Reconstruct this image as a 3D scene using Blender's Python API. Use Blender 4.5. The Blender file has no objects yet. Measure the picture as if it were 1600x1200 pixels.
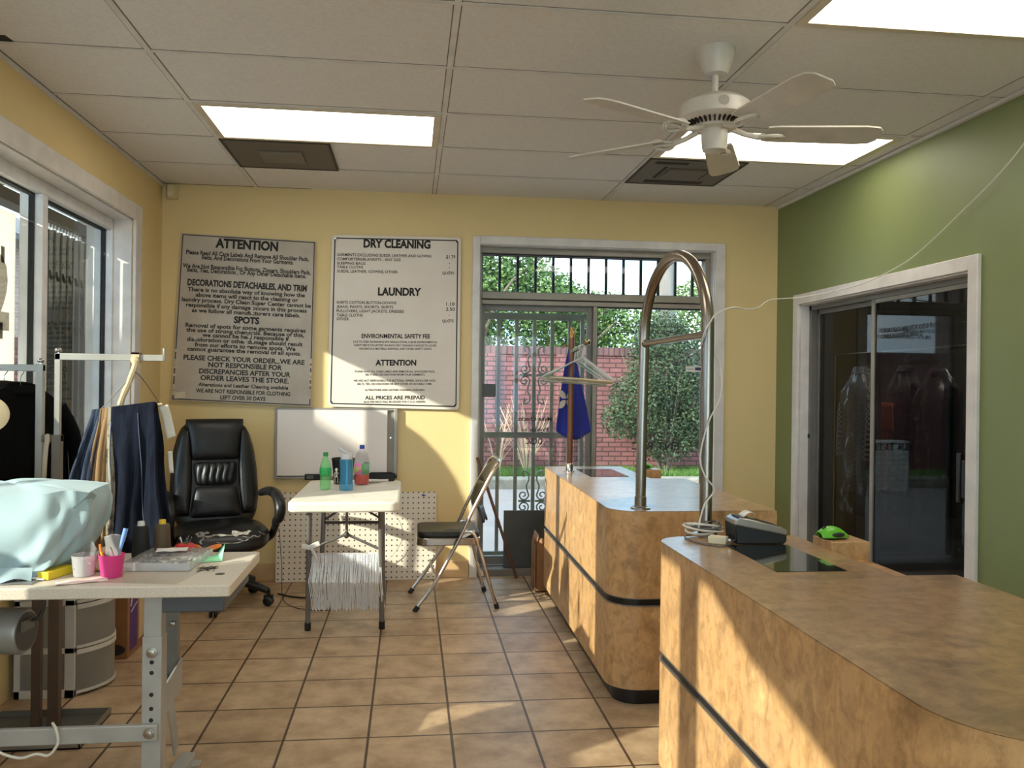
import bpy, bmesh, math, random
from mathutils import Vector, Matrix
random.seed(7)
S = bpy.context.scene
COL = S.collection
PI = math.pi
R = math.radians

# ------------------------------------------------------------ camera
YAW, PITCH, ROLL = 0.1195, 0.0002, 0.012
cy, sy = math.cos(YAW), math.sin(YAW)
f0 = Vector((sy, cy, 0)); r0 = Vector((cy, -sy, 0)); u0 = Vector((0, 0, 1))
fw = f0*math.cos(PITCH) + u0*math.sin(PITCH)
uu = u0*math.cos(PITCH) - f0*math.sin(PITCH)
rr = r0*math.cos(ROLL) + uu*math.sin(ROLL)
u2 = uu*math.cos(ROLL) - r0*math.sin(ROLL)
cam = bpy.data.cameras.new('camera'); cam.sensor_width = 36; cam.lens = 36*1318.9/1600
cam.clip_start = 0.05; cam.clip_end = 300
co = bpy.data.objects.new('camera', cam); COL.objects.link(co)
mw = Matrix.Identity(4)
for i in range(3):
    mw[i][0] = rr[i]; mw[i][1] = u2[i]; mw[i][2] = -fw[i]
mw[0][3], mw[1][3], mw[2][3] = 0, 0, 1.37
co.matrix_world = mw
S.camera = co

# ------------------------------------------------------------ world, sun, exposure
S.view_settings.view_transform = 'Standard'; S.view_settings.look = 'None'
S.view_settings.gamma = 1; S.view_settings.use_curve_mapping = False
S.view_settings.exposure = 1.3
W = bpy.data.worlds.new('sky'); S.world = W; W.use_nodes = True
nt = W.node_tree; nt.nodes.clear()
wo = nt.nodes.new('ShaderNodeOutputWorld'); bg = nt.nodes.new('ShaderNodeBackground')
tc = nt.nodes.new('ShaderNodeTexCoord'); mp = nt.nodes.new('ShaderNodeMapping'); mp.inputs['Scale'].default_value = (1, 1, 2.2)
nz = nt.nodes.new('ShaderNodeTexNoise'); nz.inputs['Scale'].default_value = 3.2; nz.inputs['Detail'].default_value = 7
cr = nt.nodes.new('ShaderNodeValToRGB')
cr.color_ramp.elements[0].position = 0.42; cr.color_ramp.elements[0].color = (0.40, 0.66, 1.0, 1)
cr.color_ramp.elements[1].position = 0.62; cr.color_ramp.elements[1].color = (0.92, 0.97, 1.0, 1)
nt.links.new(tc.outputs['Generated'], mp.inputs['Vector']); nt.links.new(mp.outputs['Vector'], nz.inputs['Vector'])
nt.links.new(nz.outputs['Fac'], cr.inputs['Fac']); nt.links.new(cr.outputs['Color'], bg.inputs['Color'])
bg.inputs['Strength'].default_value = 2.6
nt.links.new(bg.outputs['Background'], wo.inputs['Surface'])
sun = bpy.data.lights.new('sun', 'SUN'); sun.energy = 4.1; sun.angle = R(0.6); sun.color = (1.0, 0.93, 0.84)
so = bpy.data.objects.new('sun', sun); COL.objects.link(so); so.location = (-14, -8, 9)
so.rotation_euler = Vector((1, 0.6, -0.449)).to_track_quat('-Z', 'Y').to_euler()
PANEL_STRENGTH = 2.5     # ceiling light diffusers

# ------------------------------------------------------------ helpers
def lin(c):
    def g(x):
        x /= 255.0
        return x/12.92 if x <= 0.04045 else ((x+0.055)/1.055)**2.4
    return (g(c[0]), g(c[1]), g(c[2]), 1)
MATS = {}
def base_mat(name):
    m = bpy.data.materials.new(name); m.use_nodes = True
    n = m.node_tree; p = n.nodes['Principled BSDF']
    return m, n, p
def axis_vec(n, axes):
    t = n.nodes.new('ShaderNodeTexCoord')
    if axes is None: return t.outputs['Object']
    sx = n.nodes.new('ShaderNodeSeparateXYZ'); cx = n.nodes.new('ShaderNodeCombineXYZ')
    n.links.new(t.outputs['Object'], sx.inputs[0])
    for i, a in enumerate(axes): n.links.new(sx.outputs['XYZ'.index(a)], cx.inputs[i])
    return cx.outputs[0]
def mat(name, c, rough=.5, metal=0., c2=None, scale=8., lo=.35, hi=.65, detail=4., stretch=None, bump=0., bscale=None, coat=0., emit=0., spec=None, sheen=0.):
    if name in MATS: return MATS[name]
    m, n, p = base_mat(name)
    p.inputs['Base Color'].default_value = lin(c); p.inputs['Roughness'].default_value = rough; p.inputs['Metallic'].default_value = metal
    if spec is not None: p.inputs['Specular IOR Level'].default_value = spec
    if coat: p.inputs['Coat Weight'].default_value = coat; p.inputs['Coat Roughness'].default_value = .08
    if sheen: p.inputs['Sheen Weight'].default_value = sheen
    if emit:
        p.inputs['Emission Color'].default_value = lin(c); p.inputs['Emission Strength'].default_value = emit
    vec = axis_vec(n, None)
    if stretch:
        q = n.nodes.new('ShaderNodeMapping'); q.inputs['Scale'].default_value = stretch; n.links.new(vec, q.inputs[0]); vec = q.outputs[0]
    if c2 is None: c2 = tuple(max(0, x*0.93) for x in c)
    t = n.nodes.new('ShaderNodeTexNoise'); t.inputs['Scale'].default_value = scale; t.inputs['Detail'].default_value = detail
    r = n.nodes.new('ShaderNodeValToRGB'); r.color_ramp.elements[0].position = lo; r.color_ramp.elements[1].position = hi
    r.color_ramp.elements[0].color = lin(c); r.color_ramp.elements[1].color = lin(c2)
    n.links.new(vec, t.inputs['Vector']); n.links.new(t.outputs['Fac'], r.inputs['Fac']); n.links.new(r.outputs['Color'], p.inputs['Base Color'])
    if bump:
        b = n.nodes.new('ShaderNodeBump'); b.inputs['Strength'].default_value = bump; b.inputs['Distance'].default_value = .01
        t2 = n.nodes.new('ShaderNodeTexNoise'); t2.inputs['Scale'].default_value = bscale or scale*4; t2.inputs['Detail'].default_value = 5
        n.links.new(vec, t2.inputs['Vector']); n.links.new(t2.outputs['Fac'], b.inputs['Height']); n.links.new(b.outputs['Normal'], p.inputs['Normal'])
    MATS[name] = m; return m
def brick_mat(name, axes, c1, c2, mortar, bw, bh, ms, off=.5, rough=.8, shift=(0, 0), bump=.6, mottle=None, bias=0.):
    if name in MATS: return MATS[name]
    m, n, p = base_mat(name); p.inputs['Roughness'].default_value = rough
    vec = axis_vec(n, axes)
    q = n.nodes.new('ShaderNodeMapping'); q.inputs['Location'].default_value = (shift[0], shift[1], 0); n.links.new(vec, q.inputs[0])
    b = n.nodes.new('ShaderNodeTexBrick'); b.offset = off; b.squash = 1.0
    b.inputs['Scale'].default_value = 1; b.inputs['Brick Width'].default_value = bw; b.inputs['Row Height'].default_value = bh
    b.inputs['Mortar Size'].default_value = ms; b.inputs['Mortar Smooth'].default_value = .2; b.inputs['Bias'].default_value = bias
    b.inputs['Color1'].default_value = lin(c1); b.inputs['Color2'].default_value = lin(c2); b.inputs['Mortar'].default_value = lin(mortar)
    n.links.new(q.outputs[0], b.inputs['Vector'])
    col = b.outputs['Color']
    if mottle:
        t = n.nodes.new('ShaderNodeTexNoise'); t.inputs['Scale'].default_value = mottle[0]; t.inputs['Detail'].default_value = 6
        t.inputs['Roughness'].default_value = .65
        n.links.new(vec, t.inputs['Vector'])
        r = n.nodes.new('ShaderNodeValToRGB'); r.color_ramp.elements[0].position = .3; r.color_ramp.elements[1].position = .72
        r.color_ramp.elements[0].color = lin(mottle[1]); r.color_ramp.elements[1].color = lin(mottle[2])
        x = n.nodes.new('ShaderNodeMixRGB'); x.blend_type = 'MULTIPLY'; x.inputs['Fac'].default_value = 1
        n.links.new(t.outputs['Fac'], r.inputs['Fac']); n.links.new(col, x.inputs[1]); n.links.new(r.outputs['Color'], x.inputs[2]); col = x.outputs[0]
    n.links.new(col, p.inputs['Base Color'])
    if bump:
        bu = n.nodes.new('ShaderNodeBump'); bu.inputs['Strength'].default_value = bump; bu.inputs['Distance'].default_value = .006; bu.invert = True
        n.links.new(b.outputs['Fac'], bu.inputs['Height']); n.links.new(bu.outputs['Normal'], p.inputs['Normal'])
    MATS[name] = m; return m
def clear_mat(name, tint, ior=1.45, rough=.02, body=0., bodycol=None, refl=1.0):
    """clear pane or thin plastic: tinted see-through plus surface reflection (plus a little body colour)"""
    if name in MATS: return MATS[name]
    m = bpy.data.materials.new(name); m.use_nodes = True; n = m.node_tree; n.nodes.clear()
    o = n.nodes.new('ShaderNodeOutputMaterial'); tr = n.nodes.new('ShaderNodeBsdfTransparent'); gl = n.nodes.new('ShaderNodeBsdfGlossy')
    tr.inputs['Color'].default_value = lin(tint); gl.inputs['Roughness'].default_value = rough; gl.inputs['Color'].default_value = (refl, refl, refl, 1)
    fr = n.nodes.new('ShaderNodeFresnel'); fr.inputs['IOR'].default_value = ior
    mx = n.nodes.new('ShaderNodeMixShader'); 
    ge = n.nodes.new('ShaderNodeNewGeometry'); iv = n.nodes.new('ShaderNodeMath'); iv.operation = 'SUBTRACT'; iv.inputs[0].default_value = 1
    n.links.new(ge.outputs['Backfacing'], iv.inputs[1]); fm = n.nodes.new('ShaderNodeMath'); fm.operation = 'MULTIPLY'
    n.links.new(fr.outputs[0], fm.inputs[0]); n.links.new(iv.outputs[0], fm.inputs[1]); n.links.new(fm.outputs[0], mx.inputs[0])
    first = tr.outputs[0]
    if body:
        d = n.nodes.new('ShaderNodeBsdfDiffuse'); d.inputs['Color'].default_value = lin(bodycol or tint)
        m2 = n.nodes.new('ShaderNodeMixShader'); m2.inputs[0].default_value = body
        n.links.new(tr.outputs[0], m2.inputs[1]); n.links.new(d.outputs[0], m2.inputs[2]); first = m2.outputs[0]
    n.links.new(first, mx.inputs[1]); n.links.new(gl.outputs[0], mx.inputs[2]); n.links.new(mx.outputs[0], o.inputs['Surface'])
    MATS[name] = m; return m

class MB:
    def __init__(s): s.v = []; s.f = []
    def add(s, vs, fs):
        n = len(s.v); s.v += [Vector(v) for v in vs]; s.f += [tuple(i+n for i in f) for f in fs]; return s
    def box(s, x0, x1, y0, y1, z0, z1):
        return s.add([(x0,y0,z0),(x1,y0,z0),(x1,y1,z0),(x0,y1,z0),(x0,y0,z1),(x1,y0,z1),(x1,y1,z1),(x0,y1,z1)],
                     [(0,3,2,1),(4,5,6,7),(0,1,5,4),(1,2,6,5),(2,3,7,6),(3,0,4,7)])
    def obox(s, c, d, rot=(0,0,0)):
        M = Matrix.Translation(c) @ (Matrix.Rotation(rot[2],4,'Z') @ Matrix.Rotation(rot[1],4,'Y') @ Matrix.Rotation(rot[0],4,'X'))
        k = MB().box(-d[0]/2,d[0]/2,-d[1]/2,d[1]/2,-d[2]/2,d[2]/2)
        return s.add([M @ v for v in k.v], k.f)
    def bar(s, a, b, w, h=None, up=(0,0,1)):
        a = Vector(a); b = Vector(b); h = h or w; d = (b-a).normalized(); up = Vector(up)
        if abs(d.dot(up)) > .98: up = Vector((0,1,0))
        x = d.cross(up).normalized(); z = x.cross(d)
        vs = [p + x*i*w/2 + z*j*h/2 for p in (a, b) for i, j in ((-1,-1),(1,-1),(1,1),(-1,1))]
        return s.add(vs, [(0,3,2,1),(4,5,6,7),(0,1,5,4),(1,2,6,5),(2,3,7,6),(3,0,4,7)])
    def tube(s, pts, r, n=8, closed=False):
        P = [Vector(p) for p in pts]; k = len(P); vs = []; fs = []
        rs = r if isinstance(r, (list, tuple)) else [r]*k
        T = []
        for i in range(k):
            a = P[i-1] if (i > 0 or closed) else P[i]; b = P[(i+1) % k] if (i < k-1 or closed) else P[i]
            T.append((b-a).normalized() if (b-a).length > 1e-9 else Vector((0,0,1)))
        nrm = T[0].orthogonal().normalized()
        for i in range(k):
            nrm = (nrm - T[i]*nrm.dot(T[i]))
            nrm = nrm.normalized() if nrm.length > 1e-6 else T[i].orthogonal().normalized()
            bn = T[i].cross(nrm)
            for j in range(n):
                a = 2*PI*j/n; vs.append(P[i] + (nrm*math.cos(a)+bn*math.sin(a))*rs[i])
        for i in range(k if closed else k-1):
            for j in range(n):
                a = i*n+j; b = i*n+(j+1) % n; c = ((i+1) % k)*n+(j+1) % n; d = ((i+1) % k)*n+j
                fs.append((a,b,c,d))
        if not closed:
            fs.append(tuple(range(n-1,-1,-1))); fs.append(tuple((k-1)*n+j for j in range(n)))
        return s.add(vs, fs)
    def lathe(s, prof, c=(0,0,0), n=24, axis=(0,0,1)):
        c = Vector(c); A = Vector(axis).normalized(); X = A.orthogonal().normalized(); Y = A.cross(X); vs = []; fs = []
        if A.z > .99: X = Vector((1,0,0)); Y = Vector((0,1,0))
        k = len(prof)
        for r, h in prof:
            for j in range(n):
                a = 2*PI*j/n; vs.append(c + A*h + (X*math.cos(a)+Y*math.sin(a))*max(r, 1e-5))
        for i in range(k-1):
            for j in range(n): fs.append((i*n+j, i*n+(j+1) % n, (i+1)*n+(j+1) % n, (i+1)*n+j))
        fs.append(tuple(range(n-1,-1,-1))); fs.append(tuple((k-1)*n+j for j in range(n)))
        return s.add(vs, fs)
    def prism(s, poly, z0, z1):
        n = len(poly)
        return s.add([(x,y,z0) for x,y in poly]+[(x,y,z1) for x,y in poly],
                     [tuple(range(n-1,-1,-1)), tuple(range(n,2*n))]+[(i,(i+1)%n,n+(i+1)%n,n+i) for i in range(n)])
    def slab_y(s, poly, y0, y1):
        n = len(poly)
        return s.add([(x,y0,z) for x,z in poly]+[(x,y1,z) for x,z in poly],
                     [tuple(range(n)), tuple(range(2*n-1,n-1,-1))]+[(i,n+i,n+(i+1)%n,(i+1)%n) for i in range(n)])
    def slab_x(s, poly, x0, x1):
        n = len(poly)
        return s.add([(x0,y,z) for y,z in poly]+[(x1,y,z) for y,z in poly],
                     [tuple(range(n)), tuple(range(2*n-1,n-1,-1))]+[(i,n+i,n+(i+1)%n,(i+1)%n) for i in range(n)])
    def ell(s, c, r, n=16, m=10):
        c = Vector(c); vs = [c+Vector((0,0,-r[2]))]; fs = []
        for i in range(1, m):
            t = -PI/2+PI*i/m
            for j in range(n):
                a = 2*PI*j/n; vs.append(c+Vector((r[0]*math.cos(t)*math.cos(a), r[1]*math.cos(t)*math.sin(a), r[2]*math.sin(t))))
        vs.append(c+Vector((0,0,r[2]))); L = len(vs)-1
        for j in range(n):
            fs.append((0, 1+(j+1)%n, 1+j)); fs.append((L, L-n+j, L-n+(j+1)%n))
        for i in range(m-2):
            for j in range(n):
                a = 1+i*n; fs.append((a+j, a+(j+1)%n, a+n+(j+1)%n, a+n+j))
        return s.add(vs, fs)
    def surf(s, fn, nu, nv, wrap=False):
        vs = [fn(i/nu, j/nv) for j in range(nv+1) for i in range(nu+1)]; w = nu+1
        return s.add(vs, [(j*w+i, j*w+i+1, (j+1)*w+i+1, (j+1)*w+i) for j in range(nv) for i in range(nu)])

def origin_of(o):
    v = Vector((0,0,0))
    while o is not None: v = v + o.location; o = o.parent
    return v
def part(name, mb, m, parent=None, label=None, local=False, bevel=0, seg=2, solid=0, sub=0, ang=40, kind=None, flat=False):
    """one mesh object; vertices are given in world coordinates unless local"""
    off = Vector((0,0,0)) if (local or parent is None) else origin_of(parent)
    me = bpy.data.meshes.new(name); me.from_pydata([tuple(v-off) for v in mb.v], [], mb.f)
    bm = bmesh.new(); bm.from_mesh(me); bmesh.ops.recalc_face_normals(bm, faces=bm.faces); bm.to_mesh(me); bm.free()
    if not flat:
        for p in me.polygons: p.use_smooth = True
        me.set_sharp_from_angle(angle=R(ang))
    me.materials.append(m)
    o = bpy.data.objects.new(name, me); COL.objects.link(o)
    if parent is not None: o.parent = parent
    if solid:
        k = o.modifiers.new('thickness', 'SOLIDIFY'); k.thickness = solid; k.offset = 0
    if bevel:
        k = o.modifiers.new('bevel', 'BEVEL'); k.width = bevel; k.segments = seg; k.limit_method = 'ANGLE'; k.angle_limit = R(35); k.harden_normals = False
    if sub:
        k = o.modifiers.new('subdivide', 'SUBSURF'); k.levels = sub; k.render_levels = sub
    if label: o['label'] = label
    if kind: o['kind'] = kind
    return o
def tag(o, label, cat, group=None):
    o['label'] = label; o['category'] = cat
    if group: o['group'] = group
    return o
def thing(name, label, cat, loc=(0,0,0), rz=0., group=None):
    o = bpy.data.objects.new(name, None); o.empty_display_size = .05; COL.objects.link(o)
    o.location = loc; o.rotation_euler = (0,0,rz)
    return tag(o, label, cat, group)
def single(name, mb, m, label, cat, group=None, **kw):
    xs = [v.x for v in mb.v]; ys = [v.y for v in mb.v]; zs = [v.z for v in mb.v]
    c = Vector(((min(xs)+max(xs))/2, (min(ys)+max(ys))/2, min(zs)))
    k = MB(); k.v = [v-c for v in mb.v]; k.f = mb.f
    o = part(name, k, m, None, **kw); o.location = c
    return tag(o, label, cat, group)
def struct(name, mb, m, **kw):
    return part(name, mb, m, None, kind='structure', **kw)
def dup(root, loc, rot=None, label=None, group=None):
    r = root.copy(); COL.objects.link(r); r.location = loc
    if rot is not None: r.rotation_euler = rot
    if label: r['label'] = label
    if group: r['group'] = group
    for ch in list(root.children):
        c = ch.copy(); COL.objects.link(c); c.parent = r
        for g in list(ch.children):
            d = g.copy(); COL.objects.link(d); d.parent = c
    return r
_glyph = {}
def glyphs(s, bold=.018):
    if s in _glyph: return _glyph[s]
    cu = bpy.data.curves.new('lettering', 'FONT'); cu.body = s; cu.size = 1; cu.resolution_u = 3; cu.offset = bold
    o = bpy.data.objects.new('lettering', cu); COL.objects.link(o)
    dg = bpy.context.evaluated_depsgraph_get(); me = o.evaluated_get(dg).to_mesh()
    vs = [v.co.copy() for v in me.vertices]; fs = [tuple(p.vertices) for p in me.polygons]
    o.evaluated_get(dg).to_mesh_clear(); bpy.data.objects.remove(o); bpy.data.curves.remove(cu)
    _glyph[s] = (vs, fs); return vs, fs
def write(mb, s, c, ud, vd, width=None, height=.02, bold=.018):
    """lettering centred at c; ud = reading direction, vd = up; height = cap height"""
    vs, fs = glyphs(s, bold); x0 = min(v.x for v in vs); x1 = max(v.x for v in vs); c = Vector(c); ud = Vector(ud); vd = Vector(vd)
    ky = height/.70; kx = (width/(x1-x0)) if width else ky
    if s == '.': kx = ky = height/.12
    xm = (x0+x1)/2
    mb.add([c + ud*(v.x-xm)*kx + vd*(v.y-.35)*ky for v in vs], fs)
def rounded(poly, radii, n=8):
    out = []; k = len(poly)
    for i in range(k):
        p = Vector(poly[i]).to_2d(); r = radii[i]
        if r <= 0: out.append((p.x, p.y)); continue
        a = (Vector(poly[i-1]).to_2d()-p).normalized(); b = (Vector(poly[(i+1)%k]).to_2d()-p).normalized()
        for j in range(n+1):
            t = j/n; A = p+a*r
            half = math.acos(max(-1, min(1, a.dot(b))))/2
            cen = p+(a+b).normalized()*(r/math.cos(half))
            rad = r*math.tan(half)
            w = (A-cen); v0 = (p+a*r)-cen; v1 = (p+b*r)-cen
            an = math.atan2(v0.x*v1.y-v0.y*v1.x, v0.dot(v1))*t
            q = cen + Vector((v0.x*math.cos(an)-v0.y*math.sin(an), v0.x*math.sin(an)+v0.y*math.cos(an)))
            out.append((q.x, q.y))
    return out
def smooth_path(pts, n=8):
    P = [Vector(p) for p in pts]; out = []
    for i in range(len(P)-1):
        p0 = P[max(0,i-1)]; p1 = P[i]; p2 = P[i+1]; p3 = P[min(len(P)-1,i+2)]
        for j in range(n):
            t = j/n
            out.append(.5*((2*p1)+(p2-p0)*t+(2*p0-5*p1+4*p2-p3)*t*t+(3*p1-p0-3*p2+p3)*t**3))
    out.append(P[-1]); return out
# ------------------------------------------------------------ materials
M_yellow = mat('yellow_paint', (226,200,144), .6, c2=(221,195,138), scale=1.5, bump=.05, bscale=90)
M_green = mat('green_paint', (128,138,90), .5, c2=(123,133,85), scale=1.5, bump=.05, bscale=90)
M_trim = mat('white_trim', (224,217,210), .4)
M_ceil = mat('ceiling_tile', (226,221,216), .9, c2=(219,213,207), scale=60, detail=6, bump=.25, bscale=160)
M_grid = mat('grid_white', (222,217,211), .6)
M_gap = mat('gap_dark', (40,33,26), .9); M_line = mat('tile_line', (128,116,102), .9)
M_floor = brick_mat('floor_tile', 'XYZ', (208,182,152), (192,164,132), (88,68,48), .3200, .3279, .0055, off=0., rough=.42,
                    shift=(-(-.7866), -4.9373), bump=.5, mottle=(6.5, (188,176,162), (255,252,245)))
M_basetile = mat('base_tile', (214,178,130), .45, c2=(200,164,118), scale=12)
M_alum = mat('grey_aluminium', (150,142,128), .42, .35)
M_alum_d = mat('dark_aluminium', (124,120,113), .45, .3)
M_white_al = mat('white_aluminium', (226,224,224), .35)
M_rubber = mat('black_rubber', (18,18,20), .6)
M_pane = clear_mat('window_glass', (236,241,238), 1.42)
M_pane_dark = clear_mat('dark_glass', (168,168,166), 1.36, refl=.55)
M_emit = mat('diffuser_glow', (255,247,232), .5, c2=(255,249,238), scale=2, emit=PANEL_STRENGTH)
M_vent = mat('vent_grey', (112,103,90), .7, c2=(98,89,77), scale=300, detail=2)
M_vent_d = mat('vent_dust', (70,63,54), .8)
M_black = mat('black_plastic', (10,10,11), .42)
M_steel = mat('brushed_steel', (168,160,150), .27, 1., c2=(150,141,130), scale=6, stretch=(1,1,.1))
M_chrome = mat('chrome', (205,200,196), .14, 1.)
M_white_pl = mat('white_plastic', (232,228,220), .4)
M_letter = mat('black_lettering', (26,23,21), .7)

XL, XR, YB, ZC, YF = -1.69, 2.69, 5.98, 2.706, -2.6
# ------------------------------------------------------------ floor, ceiling
struct('floor', MB().box(XL-.3, XR, YF, YB+.14, -.12, 0), M_floor, flat=True)
cl = struct('ceiling', MB().box(XL, XR, YF, YB, ZC, ZC+.08), M_ceil, flat=True)
g = MB(); cols = [-1.0711, .149, 1.369, 2.589]; rows = [5.405-.61*i for i in range(13)]
for x in cols: g.box(x-.012, x+.012, YF, YB, ZC-.004, ZC+.002)
for y in rows: g.box(XL, XR, y-.012, y+.012, ZC-.0035, ZC+.002)
part('ceiling_grid', g, M_grid, cl, flat=True)
g = MB()
for x in cols: 
    for s in (-1, 1): g.box(x+s*.0145-.0018, x+s*.0145+.0018, YF, YB, ZC-.0012, ZC+.001)
for y in rows:
    for s in (-1, 1): g.box(XL, XR, y+s*.0145-.0018, y+s*.0145+.0018, ZC-.0011, ZC+.001)
g.box(XL+.012, XL+.016, YF, YB, ZC-.0012, ZC+.001); g.box(XL, -.7, YB-.016, YB-.004, ZC-.0012, ZC+.001)
part('tile_gap', g, M_line, cl, flat=True)
part('lifted_tile_gap', MB().prism([(-1.64,3.505),(-1.585,3.502),(-1.577,3.575),(-1.64,3.585)],ZC-.0018,ZC+.001), M_gap, cl, flat=True)
struct('trim_1', MB().box(XL, XL+.012, YF, YB, ZC-.022, ZC-.0045).box(XR-.022, XR, YF, YB, ZC-.02, ZC-.0045), M_grid, flat=True)

# ------------------------------------------------------------ walls
# back wall with the door opening x .47-2.216, z 0-2.37
struct('wall_back', MB().box(XL-.26, .47, YB, YB+.2, -.1, ZC+.1).box(2.216, XR+.2, YB, YB+.2, -.1, ZC+.1).box(.47, 2.216, YB, YB+.2, 2.37, ZC+.1), M_yellow, flat=True)
# left wall: panes y 2.11-5.384, pier 1.26-2.11, second window -1.6-1.26
W0, W1, SILL, HEAD = 2.11, 5.384, .70, 2.352
PIER, HEAD2 = 1.70, 2.10
struct('wall_left', MB().box(XL-.26, XL, W1, YB, -.1, ZC+.1).box(XL-.26, XL, W0, W1, HEAD, ZC+.1).box(XL-.26, XL, W0, W1, -.1, SILL)
       .box(XL-.26, XL, PIER, W0, -.1, ZC+.1).box(XL-.26, XL, -1.6, PIER, HEAD2, ZC+.1).box(XL-.26, XL, -1.6, PIER, -.1, SILL).box(XL-.26, XL, YF-.2, -1.6, -.1, ZC+.1), M_yellow, flat=True)
# right wall with the sliding door opening y 3.79-5.60, z 0-1.95
D0, D1, DH = 3.79, 5.60, 1.95
struct('wall_right', MB().box(XR, XR+.14, D1, YB, -.1, ZC+.1).box(XR, XR+.14, YF-.2, D0, -.1, ZC+.1).box(XR, XR+.14, D0, D1, DH, ZC+.1), M_green, flat=True)
struct('wall_front', MB().box(XL, -1.2, YF-.2, YF, -.1, ZC+.1).box(2.3, XR, YF-.2, YF, -.1, ZC+.1).box(-1.2, 2.3, YF-.2, YF, 2.3, ZC+.1).box(-1.2, 2.3, YF-.2, YF, -.1, .3), M_yellow, flat=True)
struct('baseboard_back', MB().box(.178, .42, YB-.012, YB, 0, .115).box(XL, .17, YB-.012, YB, 0, .115).box(2.30, XR, YB-.012, YB, 0, .115), M_basetile, bevel=.002)

# ------------------------------------------------------------ left shop window
w1 = struct('window_1', MB().box(XL-.265, XL-.005, W0, W1, HEAD-.012, HEAD).box(XL-.265, XL-.005, W1-.012, W1, SILL, HEAD).box(XL-.2, XL-.005, W0, W0+.012, SILL, HEAD).box(XL-.2, XL-.005, W0, W1, SILL, SILL+.012), M_trim, flat=True)
tr = MB().box(XL, XL+.02, W1-.005, W1+.115, SILL-.1, HEAD+.092).box(XL, XL+.02, W0-.1, W0+.005, SILL-.1, HEAD+.092).box(XL, XL+.02, W0, W1, HEAD-.005, HEAD+.092).box(XL, XL+.02, W0, W1, SILL-.1, SILL+.005)
part('casing', tr, M_trim, w1, bevel=.004)
XG = -1.855
fr = MB()
IN0, IN1 = W0+.012, W1-.012
fr.box(-1.91, -1.80, IN0, IN1, HEAD-.075, HEAD-.012).box(-1.91, -1.80, IN0, IN1, SILL+.012, SILL+.08)
fr.box(-1.91, -1.80, IN1-.012, IN1, SILL+.012, HEAD-.012).box(-1.91, -1.80, IN0, IN0+.05, SILL+.012, HEAD-.012)
for ym in (4.40, 3.25): fr.box(-1.91, -1.80, ym-.012, ym+.045, SILL+.08, HEAD-.075)
part('window_frame', fr, M_white_al, w1, bevel=.003)
gk = MB()
for y in (IN1-.018, 4.40-.018, 3.25-.018): gk.box(XG-.012, XG+.016, y, y+.007, SILL+.08, HEAD-.078)
gk.box(XG-.012, XG+.016, IN0+.05, IN1-.012, HEAD-.085, HEAD-.0745)
part('gasket', gk, M_rubber, w1, flat=True)
for a, b in ((IN0+.05, 3.25-.018), (3.25+.045, 4.40-.018), (4.40+.045, IN1-.018)):
    part('pane', MB().box(XG-.003, XG+.003, a, b, SILL+.08, HEAD-.085), M_pane, w1, flat=True)
# second shop window, beside and behind the camera
w2 = struct('window_2', MB().box(-1.91, -1.80, -1.6, PIER, HEAD2-.07, HEAD2).box(-1.91, -1.80, -1.6, PIER, SILL, SILL+.07).box(-1.91, -1.80, PIER-.06, PIER, SILL, HEAD2).box(-1.91, -1.80, -1.6, -1.54, SILL, HEAD2).box(-1.91, -1.80, .84, .95, SILL, HEAD2).box(-1.91, -1.80, -.3, -.23, SILL, HEAD2), M_white_al, flat=True)
for a, b in ((-1.54, -.3), (-.23, .84), (.95, PIER-.06)):
    part('pane', MB().box(XG-.003, XG+.003, a, b, SILL+.07, HEAD2-.07), M_pane, w2, flat=True)
w3 = struct('window_3', MB().box(-1.2, 2.3, YF-.15, YF-.05, 2.22, 2.3).box(-1.2, 2.3, YF-.15, YF-.05, .3, .38).box(-1.2, -1.12, YF-.15, YF-.05, .38, 2.22).box(2.22, 2.3, YF-.15, YF-.05, .38, 2.22).box(.5, .58, YF-.15, YF-.05, .38, 2.22), M_white_al, flat=True)
for a, b in ((-1.12, .5), (.58, 2.22)):
    part('pane', MB().box(a, b, YF-.103, YF-.097, .38, 2.22), M_pane, w3, flat=True)

# ------------------------------------------------------------ back entrance: transom, door leaf, fixed pane
d1 = struct('door_1', MB().box(.47, .482, YB, YB+.2, 0, 2.37).box(2.204, 2.216, YB, YB+.2, 0, 2.37).box(.482, 2.204, YB, YB+.2, 2.358, 2.37), M_trim, flat=True)
part('casing', MB().box(.425, .478, YB-.022, YB, 0, 2.42).box(2.208, 2.283, YB-.022, YB, 0, 2.42).box(.478, 2.208, YB-.022, YB, 2.362, 2.42), M_trim, d1, bevel=.004)
F = MB()
F.box(.482, 2.204, 6.06, 6.16, 2.315, 2.358)                       # head
F.box(.482, .502, 6.06, 6.16, .05, 2.315).box(2.168, 2.204, 6.06, 6.16, .05, 2.315)
F.box(.502, 2.168, 6.055, 6.16, 1.985, 2.035).box(.502, 2.168, 6.06, 6.16, 1.945, 1.978)
F.box(1.322, 1.352, 6.06, 6.15, .08, 1.945)
part('door_frame', F, M_alum, d1, bevel=.003)
part('frame_seal', MB().box(.502, 2.168, 6.085, 6.15, 1.978, 1.985).box(.502, 2.168, 6.085, 6.13, 2.308, 2.316).box(.502, 2.168, 6.085, 6.13, 2.034, 2.041).box(1.352, 1.36, 6.085, 6.12, .12, 1.945).box(2.158, 2.168, 6.085, 6.12, .12, 1.945).box(1.352, 2.168, 6.085, 6.12, 1.937, 1.946), M_rubber, d1, flat=True)
part('sill', MB().box(.482, 2.204, YB, 6.2, -.02, .05), mat('sill_grey', (120,114,104), .7), d1, bevel=.004)
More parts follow.
